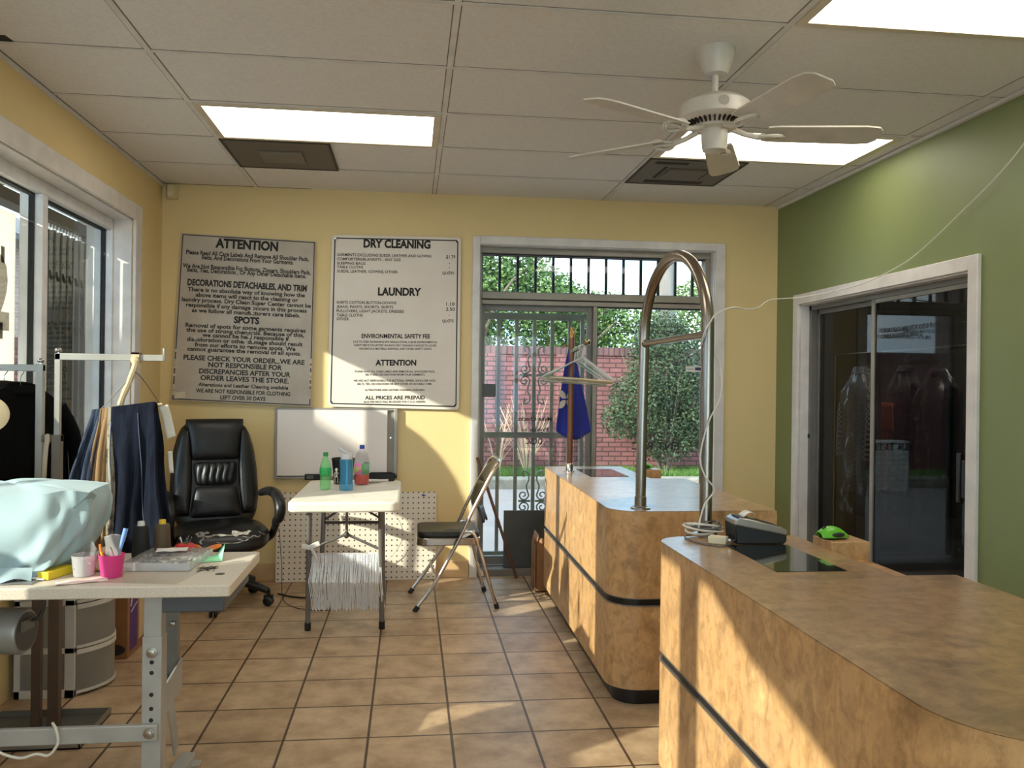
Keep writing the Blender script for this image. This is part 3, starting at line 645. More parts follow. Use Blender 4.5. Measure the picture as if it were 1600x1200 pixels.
M_gl_insert = mat('dark_counter_glass', (20,26,25), .03, c2=(24,30,29), coat=.5)
def inset(poly, d):
    k = len(poly); c = []
    for i in range(k):
        p = Vector(poly[i]); a = Vector(poly[i-1]); b = Vector(poly[(i+1)%k])
        n1 = Vector((-(p-a).y, (p-a).x)).normalized(); n2 = Vector((-(b-p).y, (b-p).x)).normalized()
        n_ = (n1+n2); n_ = n_.normalized()/max(.5, math.cos(n1.angle(n2, 0)/2)) if n_.length > 1e-6 else n1
        q = p+n_*d; c.append((q.x, q.y))
    return c
def counter(label, poly, gx0, gx1, gy0, gy1, block, notch_y0, notch_y1, base):
    t = thing('service_counter', label, 'counter', base)
    part('toe_kick', MB().prism(inset(poly, .035), 0, .09), M_band, t)
    part('body', MB().prism(poly, .072, .428).prism(poly, .462, .832), M_lam, t)
    part('band', MB().prism(inset(poly, .006), .43, .46), M_band, t)
    part('band_edge', MB().prism(inset(poly, -.002), .4265, .4315).prism(inset(poly, -.002), .459, .463), M_bandedge, t)
    part('worktop', MB().prism(inset(poly, .0005), .8328, .8345), M_lamtop, t)
    part('glass_insert', MB().box(gx0, gx1, gy0, gy1, .832, .8362), M_gl_insert, t, flat=True)
    part('register_ledge', MB().box(1.388, 1.522, block[0], block[1], .77, .86), M_lam, t, bevel=.002)
    part('desk_shelf', MB().box(1.438, 1.512, notch_y0, notch_y1, .775, .80).box(1.49, 1.512, notch_y0, notch_y1, .0, .775), M_lam, t, flat=True)
    part('slot', MB().box(1.386, 1.438, notch_y0, notch_y1, .70, .79), M_band, t, flat=True)
    return t
near = rounded([(.862,1.15),(1.572,1.15),(1.572,2.27),(1.386,2.27),(1.386,2.915),(.862,2.915)], [.20,0,0,0,0,.11], 10)
farp = rounded([(.858,3.505),(1.588,3.505),(1.588,4.755),(1.386,4.755),(1.386,5.46),(.872,5.46)], [.135,0,0,0,0,.05], 10)
counter('tan laminate service counter nearest the viewer, with card reader on it', near, 1.06, 1.275, 2.335, 2.735, (2.642,2.775), 2.272, 2.642, (1.1,2.0,0))
counter('tan laminate service counter at the back, by the glass door', farp, 1.048, 1.280, 4.835, 5.28, (4.995,5.11), 4.757, 4.995, (1.1,4.4,0))

# bridging tube arch
ar = thing('tube_arch', 'tall brushed steel tube arch standing on both counters', 'rail', (1.03,3.27,.8345))
pts = [(1.003,3.595,.8345),(1.006,3.595,1.2),(1.012,3.595,1.57)]
for i in range(1, 24):
    a = PI*i/24; s = (1-math.cos(a))/2
    pts.append((1.012+.055*s, 3.595-.645*s, 1.57+.318*math.sin(a)))
pts += [(1.067,2.95,1.57),(1.067,2.95,1.2),(1.065,2.95,.8345)]
part('tube', MB().tube(pts, .0225, 18), M_steel, ar, ang=60)
part('crossbar', MB().tube([(1.012,3.573,1.553),(1.067,2.972,1.560)], .0135, 14), M_steel, ar)
for x, y in ((1.003,3.595),(1.065,2.95)):
    part('flange', MB().lathe([(.043,.8345),(.043,.840),(.03,.842),(.0255,.845),(.0255,.885),(.0225,.887)], (x,y,0), 28), M_steel, ar)
cb = MB()
for q in ((1.012,3.573,1.553),(1.067,2.972,1.560)): cb.ell(q, (.018,.02,.018), 12, 8)
part('collar', cb, M_steel, ar)

# coat post with peg
pp = thing('coat_post', 'slim brown wooden post on the back counter with a brass peg', 'post', (.977,5.12,.8345))
part('shaft', MB().tube([(.977,5.12,.8345),(.984,5.12,1.69)], [.019,.017], 16), mat('brown_post', (134,84,44), .32, c2=(110,66,34), scale=10, stretch=(4,4,.3)), pp)
part('base_collar', MB().lathe([(.034,.8345),(.034,.838),(.0225,.841),(.0225,.885),(.02,.888)], (.977,5.12,0), 24), M_chrome, pp)
part('finial', MB().lathe([(.019,1.66),(.020,1.69),(.015,1.70),(.017,1.708),(.012,1.722),(.001,1.728)], (.9835,5.12,0), 20), mat('brass', (176,140,84), .3, .9), pp)
M_peg = mat('peg_nickel', (168,148,116), .25, .9)
part('peg', MB().tube(smooth_path([(.984,5.12,1.575),(1.01,5.085,1.58),(1.03,5.06,1.60),(1.055,5.03,1.625)],4), .007, 8).ell((1.06,5.025,1.632), (.021,.021,.021), 16, 10), M_peg, pp)
part('peg', MB().tube(smooth_path([(.984,5.12,1.60),(.965,5.13,1.605),(.95,5.15,1.615),(.935,5.165,1.60)],4), .007, 8), M_peg, pp)

# wire hangers on the peg
def hanger_path(w, h, hook):
    p = [(0,0,0)]
    pts = [(-.012,0,-.006+hook*0)]
    top = [(.004,0,.075),(-.012,0,.088),(-.026,0,.076),(-.024,0,.06)][::-1]
    return [Vector(v) for v in top] + [Vector((0,0,.06)), Vector((0,0,.012)), Vector((.02,0,0)), Vector((w*.5-.02,0,-h+.025)), Vector((w*.5,0,-h+.008)), Vector((w*.5-.012,0,-h)), Vector((-w*.5+.012,0,-h)), Vector((-w*.5,0,-h+.008)), Vector((-w*.5+.02,0,-h+.025)), Vector((-.02,0,0)), Vector((0,0,.014))]
M_wire = mat('white_wire', (216,214,206), .4); M_wireg = mat('green_wire', (92,132,104), .4); M_tube = mat('paper_tube', (206,184,146), .7)
def wire_hanger(kind, m):
    t = thing('wire_hanger', '', 'hanger', (0,0,0))
    part('wire', MB().tube([v-Vector((0,0,.082)) for v in hanger_path(.405,.125,0)], .0021 if kind == 'wire' else .0020, 5), m, t, local=True)
    if kind == 'tube': part('cardboard_tube', MB().tube([(-.196,0,-.207),(.196,0,-.207)], .0068, 10), M_tube, t, local=True)
    return t
hk = [wire_hanger('wire', M_wireg), wire_hanger('tube', M_wire), wire_hanger('wire', M_wire)]
seq = [2,0,2,0,2,1,0,2,0,2,0,1,2,1,1]
GL = {0: 'green wire hanger in the bundle hung from the brass peg on the wooden post', 1: 'wire hanger with a tan cardboard bar, hung from the brass peg on the wooden post', 2: 'plain pale wire hanger in the bundle hung from the brass peg on the wooden post'}
GG = {0: 'green wire hangers on the peg', 1: 'cardboard bar hangers on the peg', 2: 'plain wire hangers on the peg'}
used = set(); rnd = random.Random(4)
for i, k in enumerate(seq):
    f = i/(len(seq)-1); y = 5.105-.085*f; x = .999+.044*f; z = 1.588+.026*f
    loc = (x, y, z-.003); rot = (rnd.uniform(-.03,.03), rnd.uniform(-.05,.03)+.085, R(-14)+rnd.uniform(-.14,.14)+(.16-.3*f))
    if k in used: o = dup(hk[k], loc, rot)
    else: o = hk[k]; o.location = loc; o.rotation_euler = rot; used.add(k)
    o['label'] = GL[k]; o['group'] = GG[k]
# royal blue bag hung behind the post
def bagfn(u, v):
    top = Vector((.985,5.165,1.595)); z = 1.595-(.515+.05*math.sin(u*PI))*v if v > .02 else 1.595
    wid = .02+.20*min(1, v*1.05)**.8; xc = .985+.028*v
    return Vector((xc+(u-.5)*wid, 5.170+.022*math.sin(u*PI*2.6+.4)*v, z))
bg_ = thing('cloth_bag', 'royal blue cloth bag with a pale petal emblem hung on the wooden post', 'bag', (.99,5.17,1.04))
part('cloth', MB().surf(bagfn, 18, 20), mat('royal_blue', (24,38,150), .75, c2=(18,28,122), scale=6, sheen=.3), bg_, solid=.006)
em = MB()
def petal(cx, cz, w, h, fx, fz):
    q = [(0,0),(.5,0),(.85,.25),(1,.75),(1,1),(.55,.95),(.2,.7),(0,.3)]
    return [(cx+fx*a*w, cz+fz*b*h) for a, b in q]
for fz, z0 in ((1,1.285),(-1,1.275)):
    for fx, x0 in ((-1,.967),(1,.973)): em.slab_y(petal(x0-.012, z0, .042, .052, fx, fz), 5.150, 5.1535)
part('emblem', em, mat('emblem_cream', (206,196,180), .7), bg_, flat=True)

# ------------------------------------------------------------ items on the near counter
M_cable = mat('white_cable', (222,216,204), .45); M_cable_g = mat('grey_cable', (104,98,92), .5)
def coil(r0, z, turns, c, seed, n=40, sx=1.0, sy=.62):
    rnd = random.Random(seed); out = []
    for i in range(int(turns*n)+1):
        a = 2*PI*i/n; rad = r0*(1+.22*math.sin(a*.63+seed)+.1*math.sin(a*1.7))
        out.append((c[0]+sx*rad*math.cos(a), c[1]+sy*rad*math.sin(a), z+.012*math.sin(a*.8+seed)+.006*i/n+.010))
    return out
cab = smooth_path([(2.655,3.30,2.535),(2.665,3.412,2.459),(2.66,3.573,2.358),(2.66,3.771,2.266),(2.66,4.153,2.104),(2.66,4.40,2.03),(2.645,4.72,1.985),(2.55,4.72,1.958)], 8)[:-1]
cab = smooth_path([(2.62,3.20,2.58),(2.665,3.412,2.459),(2.662,3.573,2.358),(2.662,3.771,2.266),(2.662,4.153,2.104),(2.655,4.40,2.034),(2.60,4.70,1.975),(2.40,4.95,1.93),(2.1,4.75,1.885),(1.75,4.1,1.775),(1.42,3.45,1.70),(1.2,3.05,1.668),(1.098,2.945,1.635),(1.062,2.918,1.60),(1.040,2.925,1.55),(1.055,2.972,1.50),(1.098,2.965,1.49),(1.118,2.95,1.42),(1.108,2.93,1.33),(1.06,2.918,1.24),(1.036,2.93,1.12),(1.05,2.918,1.05),(1.088,2.925,1.00),(1.05,2.915,.95),(1.03,2.91,.89),(1.02,2.89,.87)], 6)
single('white_cable', MB().tube(cab, .0032, 6), M_cable, 'long white cable strung along the green wall and wound down the steel arch', 'cable')
single('white_cable', MB().tube(coil(.062,.843,3.2,(1.045,2.925),1), .0042, 6), M_cable, 'coil of white cord lying around the arch foot on the near counter', 'cable')
single('grey_cable', MB().tube(coil(.048,.842,4.3,(1.062,2.93),5), .0034, 6).tube(smooth_path([(1.02,2.92,.842),(.965,2.88,.840),(.975,2.78,.8375),(1.03,2.715,.8375),(1.07,2.735,.8385),(1.10,2.76,.85),(1.125,2.755,.845)],6), .0026, 6), M_cable_g, 'coil of thin grey cord around the arch foot, running to the card reader', 'cable')
ad = thing('power_adapter', 'cream power adapter block beside the cord coil', 'adapter', (1.05,2.775,.8345))
part('case', MB().obox((1.048,2.775,.8475), (.062,.042,.026), (0,0,-.6)), mat('cream_plastic2', (226,212,178), .45), ad, bevel=.004)
part('prong', MB().obox((1.080,2.749,.853), (.010,.020,.008), (0,0,-.6)), M_chrome, ad, flat=True)
cr_ = thing('card_reader', 'black and silver card reader on the near counter', 'card reader', (1.2,2.79,.8345))
ROT = Matrix.Translation((1.19,2.80,.8345)) @ Matrix.Rotation(R(-2),4,'Z')
def rt(mb): mb.v = [ROT @ v for v in mb.v]; return mb
side = [(-.085,.002),(.082,.002),(.090,.012),(.090,.034),(-.088,.066),(-.090,.06)]
part('body', rt(MB().slab_y(side, -.055, .055)), M_black, cr_, bevel=.004)
cov = [(-.094,.066),(.093,.030),(.094,.048),(.08,.056),(-.045,.088),(-.068,.090),(-.09,.078)]
part('cover', rt(MB().slab_y(cov, -.058, .058)), mat('reader_silver', (160,154,146), .3, .6), cr_, bevel=.006)
part('paper_slot', rt(MB().obox((-.058,0,.0885), (.032,.07,.004), (0,.0,0))), M_black, cr_, bevel=.001)
part('receipt', rt(MB().surf(lambda u, v: Vector((-.052+.042*u, -.027+.054*v, .090+.016*math.sin(u*PI*.8))), 8, 2)), mat('receipt_white', (244,240,232), .7), cr_, solid=.0012)
kp = MB()
for i in range(4):
    for j in range(3): kp.obox((.012+.017*i, -.026+.026*j, .0735-.0047*i), (.012,.018,.005), (0,.25,0))
part('keypad', rt(kp), mat('key_grey', (46,46,48), .5), cr_, flat=True)
part('screen', rt(MB().obox((-.022,0,.0835), (.028,.06,.004), (0,.25,0))), mat('lcd', (58,66,60), .15), cr_, flat=True)
part('port', rt(MB().box(-.0905,-.084,-.03,-.012,.012,.03).box(-.0905,-.084,-.005,.012,.012,.03)), M_rubber, cr_, flat=True)
M_lime = mat('lime_green', (104,190,52), .28, c2=(96,178,46)); M_mdark = mat('mouse_dark', (40,44,38), .4)
def mouse(label, x, y, z, rz):
    t = thing('computer_mouse', label, 'mouse', (x,y,z), rz)
    def shell(u, v):
        a = PI*u; L = -.052+.104*v; w = .031*(1-.35*abs(2*v-1)**3); h = .036*max(.02, math.sin(PI*(.12+.83*v)))**.8
        return Vector((L, -w*math.cos(a), .006+h*math.sin(a)))
    part('shell', MB().surf(shell, 14, 18), M_lime, t, local=True, solid=.002)
    part('base', MB().ell((0,0,.007), (.051,.029,.006), 20, 6), M_mdark, t, local=True)
    part('side_grip', MB().ell((.004,-.0285,.016), (.026,.006,.009), 14, 8), M_mdark, t, local=True)
    part('wheel', MB().lathe([(.002,-.004),(.008,-.004),(.008,.004),(.002,.004)], (-.03,0,.033), 14, axis=(0,1,0)), M_mdark, t, local=True)
mouse('lime green computer mouse on the near counter ledge', 1.425, 2.712, .86, R(8))
mouse('lime green computer mouse on the far counter ledge', 1.428, 5.05, .86, R(5))

# ------------------------------------------------------------ folding table with bottles
M_ftop = mat('table_plastic', (228,222,208), .5, c2=(218,211,196), scale=14, bump=.06, bscale=120)
M_leg = mat('table_leg_grey', (118,114,110), .4, .4)
ft = thing('folding_table', 'white plastic folding table against the back wall', 'table', (-.35,5.0,0))
part('tabletop', MB().prism(rounded([(-.632,4.50),(-.052,4.50),(-.052,5.52),(-.632,5.52)], [.05]*4, 6), .685, .74), M_ftop, ft, bevel=.012, seg=3)
for x, s in ((-.535,-1),(-.155,1)):
    l = part('leg', MB().tube([(x,4.66,.69),(x-.012*s*-1,4.75,.02)], .0145, 12), M_leg, ft); part('foot_cap', MB().tube([(x+.012*s,4.7515,.0),(x+.0115*s,4.745,.045)], .0175, 12), M_rubber, l)
    l = part('leg', MB().tube([(x+.012*-s,5.36,.69),(x,5.27,.02)], .0145, 12), M_leg, ft); part('foot_cap', MB().tube([(x,5.268,0),(x,5.275,.045)], .0175, 12), M_rubber, l)
part('leg_brace', MB().tube([(-.525,4.705,.46),(-.34,4.715,.535),(-.165,4.705,.455)], .008, 8).tube([(-.34,4.715,.535),(-.34,4.73,.67)], .008, 8), M_leg, ft)
part('leg_brace', MB().tube([(-.52,5.32,.50),(-.17,5.32,.50)], .009, 8).tube([(-.515,5.33,.52),(-.34,5.2,.645),(-.175,5.33,.52)], .007, 8), mat('brace_dark', (82,76,70), .5, .4), ft)
part('brace_pin', MB().ell((-.34,4.705,.532), (.016,.014,.02), 10, 8), mat('brace_dark', (82,76,70), .5, .4), ft)
part('hanging_rail', MB().tube([(-.53,4.735,.418),(-.15,4.735,.414)], .006, 8), M_leg, ft)
single('white_tie', MB().tube(smooth_path([(-.545,4.70,.475),(-.53,4.672,.47),(-.505,4.69,.455),(-.49,4.70,.40),(-.485,4.70,.385)],5), [.006]*20+[.010]).obox((-.552,4.678,.478),(.045,.008,.03),(0,.5,0)).obox((-.50,4.675,.488),(.05,.008,.03),(0,-.7,0)) if False else
       MB().obox((-.553,4.676,.476),(.05,.010,.026),(0,.25,0)).obox((-.503,4.674,.484),(.05,.010,.028),(0,-.45,0)).tube([(-.528,4.674,.474),(-.51,4.68,.44),(-.495,4.70,.40)], [.009,.008,.008], 8).ell((-.53,4.673,.475),(.012,.008,.012),10,6), mat('tie_white', (232,228,220), .8), 'white cloth strip knotted round the front left leg of the folding table', 'tie', bevel=.003)
# row of white wire hangers under the table, seen on edge
def side_hanger():
    p = [(0,.012,.006),(0,.022,-.006),(0,.014,-.02),(0,0,-.014),(0,-.012,.004),(0,0,.010)]
    p = [(0,.016,-.022),(0,.019,-.004),(0,.006,.009),(0,-.010,.004),(0,-.014,-.016),(0,-.02,-.04),(0,-.09,-.115),(0,-.10,-.13),(0,-.085,-.145),(0,.03,-.305),(0,.045,-.315),(0,.055,-.30),(0,.062,-.12),(0,.055,-.105),(0,-.012,-.045)]
    return MB().tube(p, .0021, 4)
h0 = single('wire_hanger', MB(), M_wire, '', 'hanger') if False else None
k = side_hanger(); h0 = part('wire_hanger', k, mat('hanger_white', (248,248,250), .4), None, local=True, flat=True)
lab = 'white wire hanger in the tight row hung on edge under the folding table'
rnd = random.Random(9); NH = 98
for i in range(NH):
    o = h0 if i == 0 else h0.copy()
    if i: COL.objects.link(o)
    f = i/(NH-1)
    o.location = (-.520+.368*f+rnd.uniform(-.0012,.0012), 4.735+rnd.uniform(-.002,.002), .418-.004*f)
    o.rotation_euler = (rnd.uniform(-.05,.06), rnd.uniform(-.02,.02)-(0.06 if i > NH-5 else 0), rnd.uniform(-.10,.10)); o.scale = (1,1,rnd.uniform(.97,1.02))
    tag(o, lab, 'hanger', 'white wire hangers under the folding table')

TZ = .7405
def bottle(name, label, x, y, prof, m, cap, capmat, parts=()):
    t = thing(name, label, 'bottle', (x,y,TZ))
    part('body', MB().lathe(prof, (x,y,TZ), 28), m, t)
    part('cap', MB().lathe(cap, (x,y,TZ), 22), capmat, t)
    for n_, pr, mm in parts: part(n_, MB().lathe(pr, (x,y,TZ), 28), mm, t)
    return t
M_gpet = clear_mat('green_pet', (222,250,222), 1.35, .05, .30, (150,236,158)); M_cpet = clear_mat('clear_pet', (236,236,238), 1.35, .05, .08, (230,225,225))
M_bpet = clear_mat('blue_pet', (196,228,242), 1.35, .05, .34, (96,182,222))
b1 = bottle('soda_bottle', 'small green soda bottle, leftmost on the folding table', -.488, 5.03, [(.02,.001),(.029,.004),(.032,.02),(.032,.07),(.0305,.08),(.0335,.10),(.0335,.125),(.028,.15),(.016,.180),(.0125,.19),(.0125,.197)], M_gpet,
       [(.014,.196),(.0145,.199),(.0145,.216),(.012,.219)], mat('cap_green', (40,140,66), .4), (('label_band', [(.0338,.086),(.0345,.088),(.0345,.128),(.0338,.130)], mat('label_green', (66,190,104), .4, c2=(40,150,80), scale=40)),))
b2 = bottle('water_bottle', 'translucent blue water bottle with grey flip lid', -.366, 5.00, [(.034,.001),(.040,.004),(.041,.02),(.037,.08),(.036,.12),(.0385,.165),(.036,.178),(.033,.182)], M_bpet,
       [(.034,.182),(.0345,.185),(.0345,.205),(.03,.212),(.02,.214)], mat('lid_grey', (206,202,204), .4))
part('spout', MB().tube(smooth_path([(-.345,5.0,TZ+.212),(-.375,4.998,TZ+.222),(-.40,4.996,TZ+.238),(-.412,4.995,TZ+.246)],4), [.013]*9+[.011,.010,.008,.005], 10), mat('lid_grey', (206,202,204), .4), b2)
part('straw', MB().tube([(-.362,5.0,TZ+.006),(-.362,5.0,TZ+.18)], .006, 8), mat('straw_blue', (120,190,226), .4), b2)
b3 = bottle('soda_bottle', 'large clear bottle half full of red drink with blue cap', -.292, 5.27, [(.03,.001),(.042,.004),(.045,.02),(.0455,.07),(.0455,.14),(.044,.155),(.034,.192),(.017,.212),(.0135,.218),(.0135,.222)], M_cpet,
       [(.015,.221),(.0155,.224),(.0155,.242),(.013,.245)], mat('cap_blue', (46,78,176), .4),
       (('drink', [(.02,.004),(.041,.006),(.0435,.02),(.044,.068),(.001,.0685)], mat('red_drink', (226,66,54), .2)),))
lb = MB(); 
def wrap(x, y, r, a0, a1, z0, z1):
    return MB().surf(lambda u, v: Vector((x+r*math.cos(a0+(a1-a0)*u), y+r*math.sin(a0+(a1-a0)*u), TZ+z0+(z1-z0)*v)), 16, 1)
part('label_band', wrap(-.292,5.27,.0462, R(-92),R(80),.066,.135), mat('label_leaf', (84,150,92), .45, c2=(140,176,150), scale=22), b3, solid=.0006)
part('label_band', wrap(-.292,5.27,.0462, R(-190),R(-92),.066,.135), mat('label_pink', (232,120,180), .45, c2=(180,200,90), scale=20, lo=.5, hi=.56), b3, solid=.0006, label='pink label panel')
pb = thing('black_bucket', 'small black bucket with white skeleton print behind the bottles', 'bucket', (-.42,5.33,TZ))
part('pail', MB().lathe([(.052,0),(.056,.003),(.070,.150),(.073,.152),(.073,.158),(.069,.158),(.052,.008),(.001,.006)], (-.41,5.33,TZ), 36), M_black, pb, ang=50)
sk = MB(); sx_, syy, sz = -.446, 5.33-.056, TZ
def q(dx, dz, dy=0): return (sx_+dx, syy+dy-.06*(dz-.05)*.35, sz+dz)
sk.ell(q(0,.092), (.0085,.004,.010), 10, 8).ell(q(0,.082), (.005,.003,.004), 8, 6).tube([q(0,.08),q(0,.052)], .0018, 5)
for z in (.074,.069,.064,.059): sk.tube([q(-.009,z-.002),q(0,z+.001),q(.009,z-.002)], .0012, 4)
sk.ell(q(0,.050), (.008,.003,.004), 8, 6)
sk.tube([q(-.008,.076),q(-.014,.06),q(-.012,.046)], .0014, 5).tube([q(.008,.076),q(.015,.062),q(.019,.048)], .0014, 5)
sk.tube([q(-.005,.048),q(-.010,.03),q(-.007,.012),q(-.012,.010)], .0016, 5).tube([q(.005,.048),q(.010,.032),q(.007,.012),q(.013,.011)], .0016, 5)
part('skeleton_print', sk, mat('print_white', (238,234,226), .6), pb, flat=True)
single('white_plate', MB().lathe([(.001,.0),(.045,0),(.062,.012),(.060,.013),(.043,.002),(.001,.002)], (-.235,5.40,TZ), 28), M_white_pl, 'small white plate behind the red drink bottle', 'plate')
pn = thing('marker_pen', 'white marker pen with black tip lying near the table back', 'pen', (-.16,5.43,TZ))
part('barrel', MB().tube([(-.235,5.415,TZ+.007),(-.135,5.44,TZ+.007)], .007, 10), M_white_pl, pn); part('tip', MB().tube([(-.135,5.44,TZ+.007),(-.098,5.449,TZ+.007)], [.007,.006], 10), M_black, pn)

# ------------------------------------------------------------ whiteboard and pegboard
wbd = thing('whiteboard', 'white marker board in a grey frame low on the back wall', 'whiteboard', (-.51,5.96,.70))
part('frame', MB().box(-.922,-.905,5.945,5.98,.70,1.19).box(-.112,-.088,5.945,5.98,.70,1.19).box(-.905,-.112,5.945,5.98,1.175,1.19).box(-.905,-.112,5.945,5.98,.70,.715), mat('board_frame', (158,150,140), .4, .4), wbd, bevel=.002)
part('backing', MB().box(-.905,-.112,5.962,5.975,.715,1.175), mat('board_back', (150,140,126), .5), wbd, flat=True)
part('panel', MB().box(-.905,-.158,5.945,5.962,.722,1.18), mat('board_white', (236,224,214), .45, c2=(232,219,208), scale=2), wbd, bevel=.001)
part('screw', MB().lathe([(.001,0),(.006,0),(.006,.004),(.001,.004)], (-.135,5.962,.985), 12, axis=(0,-1,0)), M_chrome, wbd)
er = thing('board_eraser', 'black eraser at the left foot of the whiteboard', 'eraser', (-.655,5.93,.70))
part('body', MB().box(-.715,-.60,5.915,5.955,.695,.735), M_black, er, bevel=.004); part('label_plate', MB().box(-.70,-.655,5.912,5.916,.703,.727), mat('eraser_grey', (96,92,88), .5), er, flat=True)
single('black_case', MB().box(-.285,-.10,5.90,5.945,.698,.742).box(-.27,-.12,5.905,5.94,.742,.748).box(-.10,-.088,5.91,5.935,.706,.730), M_black, 'flat black case at the right foot of the whiteboard', 'case', bevel=.005)
M_peg_b = mat('pegboard_white', (222,210,192), .6)
pgm, pn_, pp_ = base_mat('pegboard'); MATS['pegboard'] = pgm
def pegboard_holes(mm):
    n = mm.node_tree; p = n.nodes['Principled BSDF']; p.inputs['Roughness'].default_value = .6
    t = n.nodes.new('ShaderNodeTexCoord'); s = n.nodes.new('ShaderNodeSeparateXYZ'); n.links.new(t.outputs['Object'], s.inputs[0])
    ds = []
    for ax in 'XZ':
        a = n.nodes.new('ShaderNodeMath'); a.operation = 'DIVIDE'; a.inputs[1].default_value = .0365; n.links.new(s.outputs[ax], a.inputs[0])
        b = n.nodes.new('ShaderNodeMath'); b.operation = 'FRACT'; n.links.new(a.outputs[0], b.inputs[0])
        c = n.nodes.new('ShaderNodeMath'); c.operation = 'SUBTRACT'; c.inputs[1].default_value = .5; n.links.new(b.outputs[0], c.inputs[0])
        d = n.nodes.new('ShaderNodeMath'); d.operation = 'POWER'; d.inputs[1].default_value = 2; n.links.new(c.outputs[0], d.inputs[0]); ds.append(d)
    e = n.nodes.new('ShaderNodeMath'); e.operation = 'ADD'; n.links.new(ds[0].outputs[0], e.inputs[0]); n.links.new(ds[1].outputs[0], e.inputs[1])
    f = n.nodes.new('ShaderNodeMath'); f.operation = 'LESS_THAN'; f.inputs[1].default_value = .022; n.links.new(e.outputs[0], f.inputs[0])
    x = n.nodes.new('ShaderNodeMixRGB'); x.inputs[1].default_value = lin((226,214,196)); x.inputs[2].default_value = lin((70,58,46)); n.links.new(f.outputs[0], x.inputs[0]); n.links.new(x.outputs[0], p.inputs['Base Color'])
pegboard_holes(pgm)
single('pegboard', MB().add([(-.90,5.905,.0),(.190,5.925,.0),(.190,5.965,.605),(-.90,5.945,.605),(-.90,5.913,.0),(.190,5.933,.0),(.190,5.973,.605),(-.90,5.953,.605)], [(0,1,2,3),(7,6,5,4),(0,4,5,1),(1,5,6,2),(2,6,7,3),(3,7,4,0)]), pgm, 'white pegboard sheet leaning against the wall behind the folding table', 'pegboard', flat=True)
single('blue_tape', MB().slab_y([(.095,.575),(.118,.582),(.095,.592),(.085,.583)], 5.955, 5.9585), mat('tape_blue', (60,62,150), .6), 'bit of blue tape on the top right of the pegboard', 'tape', flat=True)

# ------------------------------------------------------------ wall signs
def board(name, label, q, fills, lines, m, depth, border, cut):
    TL, TR, BR, BL = [Vector(a) for a in q]
    P = lambda u, v: (TL*(1-u)+TR*u)*(1-v)+(BL*(1-u)+BR*u)*v
    t = thing(name, label, 'sign', tuple(P(.5,1)))
    yb = 5.975
    corners = rounded([(0,0),(1,0),(1,1),(0,1)], [cut]*4, 4)
    n = len(corners); m_ = MB()
    fr_ = [P(u, v) for u, v in corners]; bk = [Vector((p.x, p.y+depth, p.z)) for p in fr_]
    m_.add(fr_+bk, [tuple(range(n)), tuple(range(2*n-1,n-1,-1))]+[(i,n+i,n+(i+1)%n,(i+1)%n) for i in range(n)])
    part('panel', m_, m, t, flat=True)
    ud = (TR-TL).normalized(); vd = (TL-BL).normalized(); nrm = ud.cross(vd)
    if nrm.y > 0: nrm = -nrm
    e = nrm*.0012; Wd = (TR-TL).length; Ht = (TL-BL).length
    b = MB(); i0, w = border; iu, wu = i0/Wd, w/Wd; iv, wv = i0/Ht, w/Ht; ch = .012 if cut > .01 else .001
    o_ = [(iu+ch,iv),(1-iu-ch,iv),(1-iu,iv+ch),(1-iu,1-iv-ch),(1-iu-ch,1-iv),(iu+ch,1-iv),(iu,1-iv-ch),(iu,iv+ch)]
    i_ = [(iu+wu+ch,iv+wv),(1-iu-wu-ch,iv+wv),(1-iu-wu,iv+wv+ch),(1-iu-wu,1-iv-wv-ch),(1-iu-wu-ch,1-iv-wv),(iu+wu+ch,1-iv-wv),(iu+wu,1-iv-wv-ch),(iu+wu,iv+wv+ch)]
    b.add([P(u,v)+e for u, v in o_]+[P(u,v)+e for u, v in i_], [(k,(k+1)%8,8+(k+1)%8,8+k) for k in range(8)])
    part('border_line', b, M_letter, t, flat=True)
    L = MB()
    for s, u0, u1, v, h in lines:
        lft, rgt = P(u0, v), P(u1, v)
        write(L, s, (lft+rgt)/2+e, ud, vd, (rgt-lft).length, h*Ht*.95, .045 if h > .035 else (.03 if h > .0205 else .018))
    part('lettering', L, M_letter, t, flat=True)
    return t, P, e
